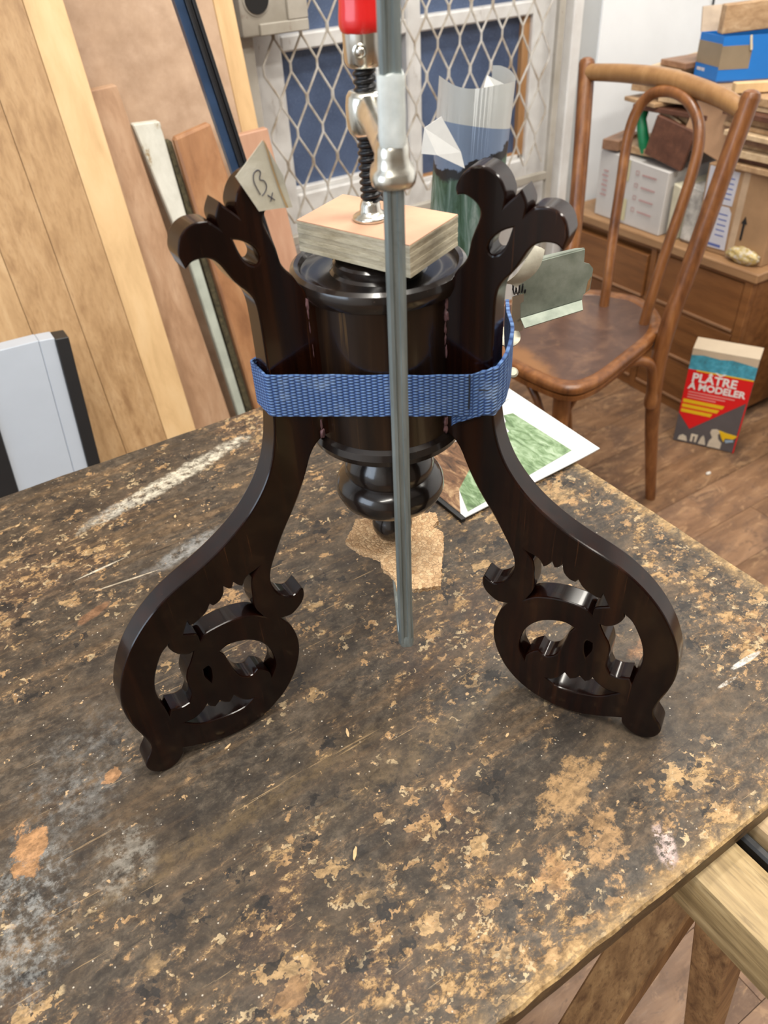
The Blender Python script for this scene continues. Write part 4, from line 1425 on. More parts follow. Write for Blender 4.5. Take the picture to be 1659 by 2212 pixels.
print_area('photograph', [(0.46, 0.045), (0.86, 0.065), (0.84, 0.44), (0.78, 0.455), (0.75, 0.41), (0.71, 0.39), (0.70, 0.34), (0.62, 0.33), (0.55, 0.25)], M_PGREEN)
print_area('photograph', [(0.04, 0.02), (0.30, 0.03), (0.42, 0.05), (0.40, 0.16), (0.28, 0.23), (0.12, 0.15)], M_PGREEN, 0.0001)
print_area('photograph', [(0.0, 0.03), (0.12, 0.15), (0.28, 0.23), (0.40, 0.17), (0.52, 0.3), (0.50, 0.42), (0.15, 0.44), (0.0, 0.35)], M_PFIRE)
print_area('photograph', [(0.0, 0.36), (0.15, 0.45), (0.50, 0.43), (0.62, 0.34), (0.69, 0.35), (0.70, 0.40), (0.74, 0.42), (0.77, 0.46), (0.76, 0.49), (0.74, 0.51), (0.72, 0.66), (0.0, 0.68)], M_PDARK)
for k in range(4):
    print_area('text_line', [(0.80, 0.535 + k * 0.018), (0.92, 0.54 + k * 0.018), (0.92, 0.547 + k * 0.018), (0.80, 0.542 + k * 0.018)], M_PGREY)

# ------------------------------------------------------------------ chips and shavings on the bench
M_CHIP = plain('fresh_wood_chip', (0.55, 0.37, 0.19), 0.7, var=0.25, scale=90)
chips = [(0.068, 0.389, 20), (0.155, 0.345, 70), (0.108, 0.255, 50), (-0.0119, 0.79, 12), (0.262, 0.655, 40), (0.335, 0.385, 30), (0.06, 0.55, 5), (0.01, 0.50, 80), (0.20, 0.17, 75), (0.04, 0.24, 15), (0.44, 0.38, 10), (0.14, 0.70, 60), (0.26, 0.27, 20), (0.09, 0.46, 65)]
cr_ = random.Random(11)
for i, (x, y, a) in enumerate(chips):
    ln, wd = cr_.uniform(0.002, 0.0055), cr_.uniform(0.0006, 0.0014)
    ca, sa = math.cos(math.radians(a)), math.sin(math.radians(a))
    zb = ZT + 0.0003
    pts = [(-ln, -wd * 0.4), (-ln * 0.2, -wd), (ln * 0.8, -wd * 0.7), (ln, wd * 0.2), (ln * 0.3, wd), (-ln * 0.7, wd * 0.6)]
    V = [(x + p * ca - q * sa, y + p * sa + q * ca, zb) for p, q in pts] + [(x + p * ca - q * sa, y + p * sa + q * ca, zb + 0.0006 + 0.0012 * abs(p) / ln * cr_.random()) for p, q in pts]
    tag(mk('wood_chip', V, [tuple(range(6))[::-1], tuple(range(6, 12))] + [(k, (k + 1) % 6, 6 + (k + 1) % 6, 6 + k) for k in range(6)], M_CHIP), 'tiny pale wood chip lying loose on the workbench', 'wood chip', 'wood chips on the bench')

# ================================================================== boards leaning on the back wall
M_PINE = wood('golden_pine', (0.34, 0.20, 0.09), (0.51, 0.325, 0.165), (0.61, 0.42, 0.235), (1, 1, 0.02), 55, 0.5, streak=0.3)
M_PINE2 = wood('golden_pine_lined', (0.28, 0.155, 0.07), (0.46, 0.285, 0.14), (0.56, 0.37, 0.20), (1, 1, 0.016), 75, 0.5, streak=0.6)
M_PALEP = wood('pale_pine', (0.55, 0.35, 0.17), (0.70, 0.47, 0.24), (0.76, 0.54, 0.30), (1, 1, 0.05), 30, 0.5, streak=0.15)
t_ = NT('beige_fibreboard')
_a = t_.noise(t_.obj(), 26, 8, 0.65)
_b = t_.noise(t_.obj(), 5, 4, 0.6)
_c = t_.ramp(_a, [(0.3, (0.36, 0.23, 0.145)), (0.7, (0.52, 0.36, 0.25))])
_c = t_.mix(t_.val(_b, 0.4, 0.65, 0, 0.5), _c, (0.56, 0.38, 0.25))
M_MDF = t_.out(_c, 0.6)
M_REDB = wood('reddish_plank', (0.30, 0.165, 0.09), (0.45, 0.275, 0.165), (0.56, 0.375, 0.245), (1, 1, 0.06), 34, 0.5, streak=0.5)
M_BROWN = wood('brown_stained_board', (0.17, 0.07, 0.03), (0.36, 0.17, 0.075), (0.50, 0.28, 0.14), (1, 1, 0.3), 22, 0.45, streak=0.3)
M_PINK = wood('pink_board', (0.38, 0.195, 0.12), (0.47, 0.26, 0.165), (0.54, 0.325, 0.215), (1, 1, 0.08), 30, 0.5, streak=0.2)
t_ = NT('peeling_white_paint')
_a = t_.noise(t_.mapping(scale=(1, 1, 0.5)), 30, 8, 0.7)
_c = t_.ramp(_a, [(0.35, (0.68, 0.67, 0.60)), (0.58, (0.58, 0.57, 0.50)), (0.66, (0.30, 0.20, 0.09))])
t_.bump(_a, 0.4, 0.002)
M_PEEL = t_.out(_c, 0.6)
M_GREYG = plain('grey_green_edge', (0.40, 0.43, 0.37), 0.6, var=0.15, scale=30)
M_MOSS = plain('dark_fibre_edge', (0.075, 0.062, 0.032), 0.95, var=0.6, scale=140, bump=0.8)
M_SILVER = plain('silver_laminate', (0.42, 0.46, 0.52), 0.35, 0.0, 0.04, 8)
M_BLUEB = plain('blue_black_laminate', (0.022, 0.045, 0.095), 0.28, 0, 0.25, 30)
M_RIB = plain('black_rubber_profile', (0.012, 0.012, 0.014), 0.4)


def lean(name, u0, u1, ub0, ub1, ztop, v0, k, th, mat, parent=None, zb=0.002, top_drop=0.0, bev=0.002):
    """board leaning back: u at the top (u0, u1) and at the foot (ub0, ub1); v = v0 + k z"""
    f = lambda uu, z, d: (uu, v0 + k * z + d, z + 0.0)
    p = [f(ub0, zb, 0), f(ub1, zb, 0), f(ub1, zb, th), f(ub0, zb, th), f(u0, ztop, 0), f(u1, ztop + top_drop, 0), f(u1, ztop + top_drop, th), f(u0, ztop, th)]
    return hexa(name, p, mat, parent, bev)


PN = empty('pine_panel', (0.0, 1.2, 0), 'wide golden pine panel leaning on the wall at the far left', 'wood panel')
for a, b, m in ((-0.46, -0.20, M_PINE), (-0.20, -0.02, M_PINE2), (-0.02, 0.125, M_PINE), (0.125, 0.205, M_PINE2), (0.205, 0.286, M_PINE2), (0.286, 0.346, M_PALEP)):
    lean('lamella', a + 0.0004, b - 0.0004, a + 0.0004, b - 0.0004, 2.0, 1.20, 0.245, 0.022, m, PN, bev=0.0008)
SP = empty('silver_panel', (0.06, 1.1, 0), 'silver grey panel with black edges standing in front of the pine panel', 'panel')
sk = lambda z: 0.1 * (z - 0.5)
for a, b, m, zt_, fwd in ((-0.033, 0.006, M_BLACK, 0.700, 0.004), (0.006, 0.098, M_SILVER, 0.7085, 0), (0.0985, 0.122, M_SILVER, 0.706, 0.0006), (0.122, 0.143, M_BLACK, 0.703, 0.004)):
    lean('edge_strip' if m is M_BLACK else 'face', a + sk(zt_), b + sk(zt_), a + sk(0), b + sk(0), zt_, 1.10 - fwd, 0.2, 0.03 + fwd, m, SP, 0.002, -0.002, 0.001)
tag(lean('fibreboard_sheet', 0.12, 0.625, 0.12, 0.625, 2.0, 1.335, 0.205, 0.012, M_MDF), 'beige fibreboard sheet leaning behind the shorter planks', 'board')
tag(lean('reddish_plank', 0.335, 0.404, 0.33, 0.456, 0.990, 1.252, 0.25, 0.022, M_REDB, None, 0.002, 0.004), 'short reddish-brown plank beside the pale edge of the pine panel', 'plank')
WB = empty('painted_batten', (0.45, 1.25, 0), 'old batten with peeling white paint at its top, beside the reddish plank', 'batten')
lean('batten_face', 0.4095, 0.4585, 0.4395, 0.4600, 0.934, 1.246, 0.25, 0.020, M_PEEL, WB, 0.70, -0.002)
lean('batten_body', 0.4385, 0.4590, 0.4665, 0.4800, 0.74, 1.2472, 0.25, 0.018, M_GREYG, WB)
bmf = lean('fibre_edge', 0.4600, 0.4700, 0.4810, 0.4960, 0.90, 1.246, 0.25, 0.02, M_MOSS, WB)
tag(lean('brown_board', 0.4715, 0.545, 0.4990, 0.640, 0.905, 1.232, 0.25, 0.020, M_BROWN, None, 0.002, 0.014, 0.004), 'brown stained board standing between the peeling batten and the black strip', 'board')
BS = empty('laminate_strip', (0.6, 1.19, 0), 'long narrow blue-black strip leaning in front of the fibreboard', 'strip')
kb = lambda z: 0.635 - 0.154 * z
for a, b, m, fw in ((0.000, 0.0165, M_BLUEB, 0.0), (0.0168, 0.023, M_RIB, 0.004), (0.0235, 0.029, M_RIB, 0.0), (0.0295, 0.036, M_RIB, 0.003)):
    lean('strip_face' if m is M_BLUEB else 'rubber_rib', a + kb(1.95), b + kb(1.95), a * 0.7 + kb(0), b * 0.7 + kb(0), 1.95, 1.19 - fw, 0.1, 0.014 + fw, m, BS, 0.002, 0, 0.001)
tag(lean('pale_batten', 0.628, 0.674, 0.636, 0.668, 2.0, 1.375, 0.185, 0.02, M_PALEP), 'tall pale pine batten right of the blue-black strip', 'batten')
tag(lean('pink_board', 0.600, 0.6665, 0.655, 0.690, 0.884, 1.290, 0.22, 0.018, M_PINK, None, 0.002, 0.003), 'short pinkish board standing in front of the pale pine batten', 'board')

# ================================================================== bentwood chair
def chair_mat(name, d, m_, l, rough=0.38):
    t = NT(name)
    a = t.noise(t.mapping(scale=(1, 1, 0.12)), 45, 7, 0.65, 0.3)
    b = t.noise(t.obj(), 16, 6, 0.65)
    c = t.ramp(a, [(0.3, d), (0.5, m_), (0.72, l)])
    c = t.mix(t.val(b, 0.5, 0.7, 0, 0.5), c, d)
    return t.out(c, rough, 0, 0.5, 0.2, 0.2)


M_BENT = chair_mat('varnished_bentwood', (0.085, 0.028, 0.008), (0.20, 0.073, 0.020), (0.31, 0.135, 0.045))
M_RAIL = chair_mat('pale_bentwood_rail', (0.22, 0.105, 0.036), (0.29, 0.15, 0.055), (0.35, 0.19, 0.075))
t_ = NT('worn_seat_panel')
_a = t_.noise(t_.obj(), 9, 8, 0.65, 0.6)
_b = t_.noise(t_.obj(), 40, 7, 0.65)
_c = t_.ramp(_a, [(0.3, (0.045, 0.022, 0.016)), (0.5, (0.085, 0.043, 0.030)), (0.7, (0.16, 0.085, 0.05))])
_c = t_.mix(t_.val(_b, 0.55, 0.75, 0, 0.4), _c, (0.24, 0.13, 0.07))
_k = t_.blob((0.955, 1.06), 80, 0.16, 0.05, 0.35, 14, 0.8)
_c = t_.mix(t_.math('MULTIPLY', _k, 0.75), _c, (0.30, 0.135, 0.045))
M_SEAT = t_.out(_c, 0.36, 0, 0.5, 0.1, 0.25)
CH = empty('bentwood_chair', (1.16, 1.12, 0), 'worn brown bentwood chair with a hooped back beside the drawer chest', 'chair')
tube('back_post', catmull([(1.351, 0.964, 0.0), (1.322, 0.966, 0.14), (1.293, 0.966, 0.28), (1.280, 0.966, 0.40), (1.292, 0.966, 0.50), (1.314, 0.966, 0.58), (1.352, 0.964, 0.742), (1.388, 0.961, 0.905)], 4), [0.0125 + 0.005 * min(1, i / 10) for i in range(29)], M_BENT, CH, 14)
lathe('post_cap', mm([(17.5, -4), (17.5, 2), (15, 9), (9, 13), (1, 14.5)]), (1.3885, 0.961, 0.905), M_BENT, CH, 18, (0.2, 0, 1))
tube('back_post', catmull([(1.352, 1.262, 0.0), (1.325, 1.264, 0.14), (1.300, 1.266, 0.28), (1.288, 1.268, 0.40), (1.298, 1.280, 0.50), (1.320, 1.296, 0.592), (1.354, 1.334, 0.75), (1.389, 1.378, 0.915)], 4), [0.0125 + 0.005 * min(1, i / 10) for i in range(29)], M_BENT, CH, 14)
lathe('post_cap', mm([(17.5, -4), (17.5, 2), (15, 9), (9, 13), (1, 14.5)]), (1.3895, 1.379, 0.915), M_BENT, CH, 18, (0.2, 0.25, 1))
tube('top_rail', catmull([(1.387, 1.366, 0.902), (1.398, 1.267, 0.909), (1.401, 1.17, 0.911), (1.398, 1.088, 0.904), (1.390, 1.019, 0.896), (1.384, 0.968, 0.884)], 6), [0.0165 + 0.0022 * math.sin(math.pi * i / 30) for i in range(31)], M_RAIL, CH, 14)
hoop = [(1.300, 1.158, 0.462), (1.306, 1.163, 0.526), (1.326, 1.183, 0.62), (1.345, 1.198, 0.711), (1.36, 1.211, 0.781), (1.37, 1.213, 0.828), (1.378, 1.204, 0.862), (1.383, 1.182, 0.884), (1.385, 1.151, 0.893), (1.385, 1.115, 0.891), (1.382, 1.081, 0.877), (1.376, 1.053, 0.852), (1.368, 1.037, 0.815), (1.358, 1.031, 0.771), (1.344, 1.032, 0.702), (1.326, 1.034, 0.621), (1.306, 1.034, 0.525), (1.298, 1.036, 0.462)]
tube('back_hoop', catmull(hoop, 3), 0.0112, M_BENT, CH, 12)
so = [(0.945, 1.115), (0.945, 1.081), (0.950, 1.003), (0.962, 0.944), (0.985, 0.916), (1.025, 0.912), (1.073, 0.920), (1.177, 0.950), (1.269, 0.978), (1.325, 1.011), (1.357, 1.046), (1.382, 1.095), (1.388, 1.136)]
so = so + [(x, 2.25 - y) for x, y in so[-2:0:-1]]
seat_c = Vector((1.16, 1.125, 0))
outer = [Vector((p.x, p.y, 0)) for p in catmull([(x, y, 0) for x, y in so], 4, True)]


def seat_ring(k, z):
    return [seat_c + (p - seat_c) * k + Vector((0, 0, z)) for p in outer]


def loft(name, rings, mat, parent, cap0=True, cap1=True, ang=0.8):
    k = len(rings[0])
    V = [p for r in rings for p in r]
    Fc = [(i * k + j, i * k + (j + 1) % k, (i + 1) * k + (j + 1) % k, (i + 1) * k + j) for i in range(len(rings) - 1) for j in range(k)]
    if cap0:
        Fc.append(tuple(range(k))[::-1])
    if cap1:
        Fc.append(tuple(range((len(rings) - 1) * k, len(rings) * k)))
    return mk(name, V, Fc, mat, parent, True, ang)


loft('seat_rim', [seat_ring(0.84, 0.437), seat_ring(0.965, 0.432), seat_ring(0.99, 0.436), seat_ring(0.995, 0.446), seat_ring(0.975, 0.4475), seat_ring(0.978, 0.450), seat_ring(1.0, 0.452), seat_ring(1.008, 0.459), seat_ring(1.0, 0.466), seat_ring(0.975, 0.4695), seat_ring(0.93, 0.469), seat_ring(0.885, 0.4665), seat_ring(0.87, 0.464)], M_BENT, CH, False, False)
loft('seat_panel', [seat_ring(0.885, 0.452), seat_ring(0.885, 0.4648), seat_ring(0.6, 0.4630), seat_ring(0.2, 0.4620)], M_SEAT, CH)
for v_ in (0.965, 1.285):
    tube('front_leg', catmull([(1.000, v_, 0.437), (0.996, v_ + (0.004 if v_ > 1 else -0.004), 0.30), (0.985, v_ + (0.012 if v_ > 1 else -0.012), 0.0)], 6), [0.0195 - 0.007 * i / 12 for i in range(13)], M_BENT, CH, 14)
    s_ = 1 if v_ < 1.1 else -1
    tube('leg_brace', catmull([(1.010, v_ + 0.012 * s_, 0.245), (1.018, v_ + 0.020 * s_, 0.31), (1.050, v_ + 0.018 * s_, 0.385), (1.120, v_ + 0.012 * s_, 0.428)], 5), 0.0085, M_BENT, CH, 10)
    tube('leg_brace', catmull([(0.995, v_ + 0.016 * s_, 0.245), (0.992, v_ + 0.028 * s_, 0.31), (0.990, v_ + 0.060 * s_, 0.385), (0.990, v_ + 0.11 * s_, 0.428)], 5), 0.0085, M_BENT, CH, 10)
tube('corner_bracket', catmull([(1.165, 0.972, 0.432), (1.215, 0.972, 0.428), (1.258, 0.968, 0.405), (1.272, 0.963, 0.36), (1.276, 0.962, 0.315), (1.277, 0.962, 0.292)], 5), [0.012] * 18 + [0.013, 0.0145, 0.0155, 0.0155, 0.015, 0.014, 0.012, 0.008], M_BENT, CH, 12)
tube('corner_bracket', catmull([(1.165, 1.268, 0.432), (1.215, 1.268, 0.428), (1.268, 1.266, 0.405), (1.282, 1.265, 0.36), (1.286, 1.264, 0.315), (1.287, 1.264, 0.292)], 5), 0.012, M_BENT, CH, 12)

# ================================================================== chest of drawers and its load
M_CAB = wood('brown_chest_wood', (0.10, 0.038, 0.012), (0.22, 0.088, 0.027), (0.30, 0.135, 0.046), (0.9, 0.12, 1), 40, 0.42, streak=0.35)
M_CABT = wood('chest_top_wood', (0.20, 0.10, 0.045), (0.34, 0.19, 0.09), (0.44, 0.27, 0.14), (0.9, 0.12, 1), 40, 0.5, streak=0.35)
CU = 1.725
CB = empty('drawer_chest', (1.95, 1.4, 0), 'low brown wooden chest of drawers along the wall behind the chair', 'chest')
box('top', (CU - 0.008, 1.058, 0.434), (2.24, 1.742, 0.4585), M_CABT, CB, 0.003)
box('carcass', (CU + 0.024, 1.070, 0.03), (2.235, 1.735, 0.434), M_CAB, CB)
for a, b in ((1.070, 1.094), (1.375, 1.395), (1.70, 1.735)):
    box('upright', (CU, a, 0.0), (CU + 0.024, b, 0.434), M_CAB, CB, 0.002)
for za, zb in ((0.424, 0.434), (0.282, 0.290), (0.145, 0.153), (0.0, 0.03)):
    box('cross_rail', (CU + 0.004, 1.094, za), (CU + 0.024, 1.70, zb), M_CAB, CB)
box('plinth_lip', (CU + 0.0, 1.094, 0.0), (CU + 0.004, 1.375, 0.02), M_CAB, CB)
M_LIP = plain('worn_drawer_lip', (0.36, 0.20, 0.11), 0.5, var=0.15)
for a, b in ((1.094, 1.375), (1.395, 1.70)):
    for i, (za, zb) in enumerate(((0.291, 0.421), (0.154, 0.281), (0.031, 0.144))):
        slip = 0.010 if (i == 0 and a > 1.2) else 0.0
        dz = -0.012 if (i == 0 and a > 1.2) else 0.0
        dr = box('drawer', (CU + 0.002 - slip, a + 0.002, za), (CU + 0.02, b - 0.002, zb + dz), M_CAB, CB, 0.002)
        box('drawer_lip', (CU - 0.001 - slip, a + 0.004, za), (CU + 0.0018 - slip, b - 0.004, za + 0.006), M_LIP, dr)

M_CARD = plain('brown_cardboard', (0.36, 0.215, 0.11), 0.75, var=0.14, scale=14)
M_WCARD = plain('white_carton', (0.60, 0.58, 0.56), 0.6, var=0.05, scale=10)
M_YTAPE = plain('yellowed_tape', (0.60, 0.55, 0.34), 0.4, var=0.06)
M_PRED = plain('faded_red_print', (0.50, 0.30, 0.29), 0.6)
M_PBLUE = plain('blue_print', (0.10, 0.14, 0.38), 0.6)
EX, EY = (0, -1, 0), (0, 0, 1)                     # print directions on faces looking towards -X


def on_card(c_u, v_, z):
    return (c_u, v_, z)


WC = empty('white_carton', (1.85, 1.515, 0.46), 'white carton with yellowed tape patches on the chest behind the chair back', 'carton')
hexa('carton_body', [(1.745, 1.640, 0.459), (1.738, 1.392, 0.459), (1.95, 1.386, 0.459), (1.955, 1.636, 0.459), (1.743, 1.642, 0.637), (1.736, 1.388, 0.625), (1.95, 1.384, 0.625), (1.955, 1.638, 0.637)], M_WCARD, WC, 0.002)
wx = Vector((1.738 - 1.745, 1.392 - 1.640, -0.003)).normalized()
wc0 = Vector((1.7425, 1.640, 0.459)) + Vector((-0.0016, 0, 0))
for r_ in (rect(0.075, 0.118, 0.118, 0.172), rect(0.080, 0.012, 0.122, 0.07)):
    patch('tape_patch', wc0, wx, EY, r_, M_YTAPE, WC, 0.0008)
for k in range(4):
    zz_ = 0.142 - k * 0.032
    patch('printed_line', wc0, wx, EY, rect(0.165, zz_, 0.215, zz_ + 0.004), M_PRED, WC, 0.0006)
    for q in (rect(0.142, zz_ - 0.002, 0.153, zz_ - 0.0005), rect(0.142, zz_ + 0.008, 0.153, zz_ + 0.0095), rect(0.142, zz_ - 0.002, 0.1435, zz_ + 0.0095), rect(0.1515, zz_ - 0.002, 0.153, zz_ + 0.0095)):
        patch('tick_box', wc0, wx, EY, q, M_PRED, WC, 0.0006)
for k in range(6):
    patch('printed_line', wc0, wx, EY, rect(0.018 + (k % 2) * 0.004, 0.06 + k * 0.013, 0.04, 0.064 + k * 0.013), M_PRED, WC, 0.0006)
tag(hexa('file_tray', [(1.747, 1.375, 0.459), (1.742, 1.345, 0.459), (1.93, 1.330, 0.459), (1.93, 1.375, 0.459), (1.747, 1.378, 0.60), (1.745, 1.350, 0.595), (1.93, 1.335, 0.595), (1.93, 1.378, 0.60)], plain('cream_plastic', (0.62, 0.58, 0.44), 0.4), None, 0.003), 'narrow cream file standing between the white and brown cartons', 'file')
M_WRINK = plain('clear_wrap', (0.42, 0.40, 0.37), 0.2, 0, 0.5, 30)
tag(hexa('wrapped_bundle', [(1.752, 1.338, 0.459), (1.752, 1.290, 0.459), (1.93, 1.290, 0.459), (1.93, 1.325, 0.459), (1.760, 1.340, 0.605), (1.760, 1.285, 0.60), (1.93, 1.285, 0.60), (1.93, 1.328, 0.605)], M_WRINK, None, 0.008), 'crumpled grey wrapped bundle beside the cream file', 'bundle')
BC = empty('brown_carton', (1.85, 1.17, 0.46), 'brown cardboard carton with white shipping labels at the right end of the chest', 'carton')
hexa('carton_body', [(1.750, 1.282, 0.459), (1.760, 1.085, 0.459), (1.99, 1.09, 0.459), (1.99, 1.285, 0.459), (1.748, 1.284, 0.668), (1.758, 1.082, 0.668), (1.99, 1.088, 0.668), (1.99, 1.287, 0.668)], M_CARD, BC, 0.002)
bx_ = Vector((0.010, -0.197, 0)).normalized()
bc0 = Vector((1.7485, 1.282, 0.459))
M_LBL = plain('pale_label', (0.56, 0.56, 0.62), 0.5, var=0.06)
patch('label', bc0, bx_, EY, [(0.006, 0.012), (0.092, 0.014), (0.088, 0.105), (0.078, 0.118), (0.006, 0.115)], M_LBL, BC, 0.0008)
patch('label', bc0, bx_, EY, [(0.004, 0.120), (0.085, 0.122), (0.088, 0.202), (0.004, 0.204)], M_LBL, BC, 0.0008)
patch('printed_line', bc0, bx_, EY, rect(0.014, 0.017, 0.078, 0.024), M_PBLUE, BC, 0.001)
for k in range(5):
    patch('printed_line', bc0, bx_, EY, rect(0.055, 0.045 + k * 0.013, 0.08, 0.048 + k * 0.013), M_PBLUE, BC, 0.001)
    patch('printed_line', bc0, bx_, EY, rect(0.045, 0.135 + k * 0.012, 0.078, 0.138 + k * 0.012), M_PBLUE, BC, 0.001)
patch('arrow_mark', bc0, bx_, EY, [(0.125, 0.05), (0.131, 0.05), (0.131, 0.09), (0.136, 0.09), (0.128, 0.108), (0.120, 0.09), (0.125, 0.09)], M_BLACK, BC, 0.0008)
patch('clear_tape', bc0, bx_, EY, rect(0.098, 0.0, 0.116, 0.206), plain('shiny_tape', (0.50, 0.36, 0.24), 0.15), BC, 0.0006)
# plastic bag with yellow contents
bm = bmesh.new()
bmesh.ops.create_icosphere(bm, subdivisions=4, radius=1)
for q in bm.verts:
    k = 1 + 0.22 * noise.noise(q.co * 2.2) + 0.10 * noise.noise(q.co * 6)
    q.co = Vector((1.748 + q.co.x * 0.016 * k, 1.132 + q.co.y * 0.045 * k, 0.478 + q.co.z * 0.019 * k))
    q.co.z = max(q.co.z, 0.4595)
t_ = NT('bag_of_yellow_bits')
_a = t_.noise(t_.obj(), 60, 6, 0.6)
t_.bump(_a, 0.6, 0.003)
M_BAG = t_.out(t_.ramp(_a, [(0.35, (0.55, 0.52, 0.48)), (0.5, (0.50, 0.36, 0.10)), (0.62, (0.62, 0.55, 0.42)), (0.72, (0.45, 0.35, 0.36))]), 0.18)
tag(bm_obj('plastic_bag', bm, M_BAG, None, True, 3), 'small clear bag of yellow bits on the edge of the chest top', 'bag')

# offcuts stacked on the cartons
WOODS = [wood('offcut_tan', (0.28, 0.16, 0.08), (0.44, 0.28, 0.15), (0.58, 0.40, 0.24), (0.1, 1, 1), 60, 0.6),
         wood('offcut_dark', (0.07, 0.026, 0.015), (0.12, 0.048, 0.028), (0.19, 0.08, 0.045), (0.1, 1, 1), 40, 0.5),
         wood('offcut_pale', (0.44, 0.30, 0.17), (0.60, 0.44, 0.27), (0.70, 0.54, 0.36), (0.1, 1, 1), 60, 0.6),
         wood('offcut_red', (0.17, 0.085, 0.045), (0.26, 0.14, 0.08), (0.36, 0.21, 0.13), (0.1, 1, 1), 50, 0.5)]
G = 'wood offcuts piled on the cartons'


def offcut(c, yaw, roll, ln, w, h, m, label, name='wood_offcut', pitch=0.0, group=G):
    R_ = Matrix.Rotation(math.radians(yaw), 3, 'Z') @ Matrix.Rotation(math.radians(pitch), 3, 'Y') @ Matrix.Rotation(math.radians(roll), 3, 'X')
    o = obox(name, c, R_ @ Vector((ln / 2, 0, 0)), R_ @ Vector((0, w / 2, 0)), R_ @ Vector((0, 0, h / 2)), WOODS[m] if isinstance(m, int) else m, None, 0.0015)
    return tag(o, label, 'wood offcut', group)


ORD = ('lowest', 'second from the bottom', 'third from the bottom', 'fourth from the bottom', 'fifth from the bottom', 'middle one', 'fifth from the top', 'fourth from the top', 'third from the top', 'second from the top', 'topmost')
# stack over the brown carton
zc_ = 0.6695
st = random.Random(21)
for i, (h, w, m, dv) in enumerate(((0.013, 0.19, 0, 0), (0.011, 0.17, 1, 0.01), (0.016, 0.18, 2, -0.005), (0.010, 0.20, 0, 0.0), (0.014, 0.15, 3, 0.012), (0.012, 0.19, 2, -0.01), (0.010, 0.20, 0, 0.0), (0.016, 0.17, 0, 0.008), (0.012, 0.2, 1, 0.0), (0.011, 0.21, 2, 0.005), (0.018, 0.19, 0, 0.0))):
    offcut((1.96 + st.uniform(-0.015, 0.02), 1.165 + dv, zc_ + h / 2), st.uniform(-4, 4), 0, 0.42, w, h, m, '%s wooden plank, %s in the stack on the brown carton' % (('tan', 'dark', 'pale', 'reddish')[m], ORD[i]))
    zc_ += h + 0.0008
PILE_TOP = zc_
# fill over the white carton, towards the wall
zw = 0.700
offcut((1.90, 1.53, 0.6485), 4, 0, 0.28, 0.16, 0.018, 0, 'tan offcut lying flat on the white carton')
tag(obox('dark_board', (1.752, 1.415, 0.690), Vector((0.008, 0.0015, 0)), Vector((-0.004, 0.060, 0.012)), Vector((0.003, -0.010, 0.048)), WOODS[1], None, 0.002), 'dark reddish-brown board leaning behind the chair hoop above the white carton', 'board')
tag(obox('tan_hardboard', (1.775, 1.318, 0.735), Vector((0.009, 0.003, 0)), Vector((-0.01, 0.058, 0.020)), Vector((0.004, -0.014, 0.050)), plain('tan_hardboard', (0.47, 0.28, 0.16), 0.6, var=0.08), None, 0.002), 'smooth tan hardboard propped between the chair hoop and right post', 'board')
tag(obox('cardboard_flap', (1.885, 1.50, 0.700), Vector((0.06, 0.02, 0)), Vector((-0.01, 0.035, 0.0)), Vector((0.0, -0.012, 0.046)), M_CARD, None, 0.002), 'folded brown cardboard box behind the green bottle', 'box')
offcut((1.775, 1.455, 0.742), 76, 0, 0.11, 0.006, 0.018, 2, 'pale thin slat sloping over the dark reddish board', 'slat', -14)
offcut((1.790, 1.45, 0.752), 76, 0, 0.12, 0.006, 0.014, 0, 'second thin slat sloping just above the pale one', 'slat', -10)
offcut((1.79, 1.615, 0.655), 15, 0, 0.12, 0.05, 0.026, 3, 'short reddish block at the wall end of the white carton')
# green bottle
M_GREEN = plain('green_plastic', (0.008, 0.20, 0.075), 0.35, 0, 0.3, 12)
tag(tube('green_bottle', catmull([(1.775, 1.508, 0.640), (1.772, 1.520, 0.675), (1.772, 1.535, 0.715), (1.775, 1.540, 0.735), (1.778, 1.535, 0.750)], 4), [0.013, 0.014, 0.0145, 0.015, 0.015, 0.0148, 0.0145, 0.014, 0.013, 0.0125, 0.013, 0.014, 0.0145, 0.0145, 0.014, 0.011, 0.006], M_GREEN, None, 14), 'bright green plastic bottle lying behind the chair hoop', 'bottle')
# layers carrying the blue carton
zl_ = 0.752
for i, (c, yw, ln, w, h, m) in enumerate((((1.97, 1.46, 0.010), 6, 0.44, 0.22, 0.012, 1), ((1.95, 1.50, 0.008), -8, 0.42, 0.12, 0.010, 0), ((1.99, 1.42, 0.010), 10, 0.44, 0.20, 0.014, 2), ((1.94, 1.555, 0.012), 12, 0.36, 0.11, 0.018, 0), ((1.98, 1.40, 0.010), -3, 0.46, 0.26, 0.013, 0))):
    offcut((c[0], c[1], zl_ + h / 2), yw, 0, ln, w, h, m, '%s flat plank, %s of the layers under the blue carton' % (('tan', 'dark', 'pale', 'reddish')[m], ('lowest', 'second', 'middle one', 'fourth', 'topmost')[i]))
    zl_ += h + 0.0008
offcut((1.880, 1.455, 0.7425), 20, 0, 0.09, 0.03, 0.012, 2, 'short cream block end sticking out above the green bottle')
offcut((1.93, 1.545, zl_ + 0.009), 10, 0, 0.34, 0.10, 0.016, 2, 'pale plank end left of the blue carton')
offcut((1.97, 1.49, zl_ + 0.026), -6, 0, 0.30, 0.09, 0.014, 3, 'thin reddish plank end just left of the blue carton')
# props that carry the layers behind the cartons
offcut((2.145, 1.50, 0.605), 0, 0, 0.18, 0.20, 0.29, 0, 'thick wooden block behind the white carton under the plank layers')
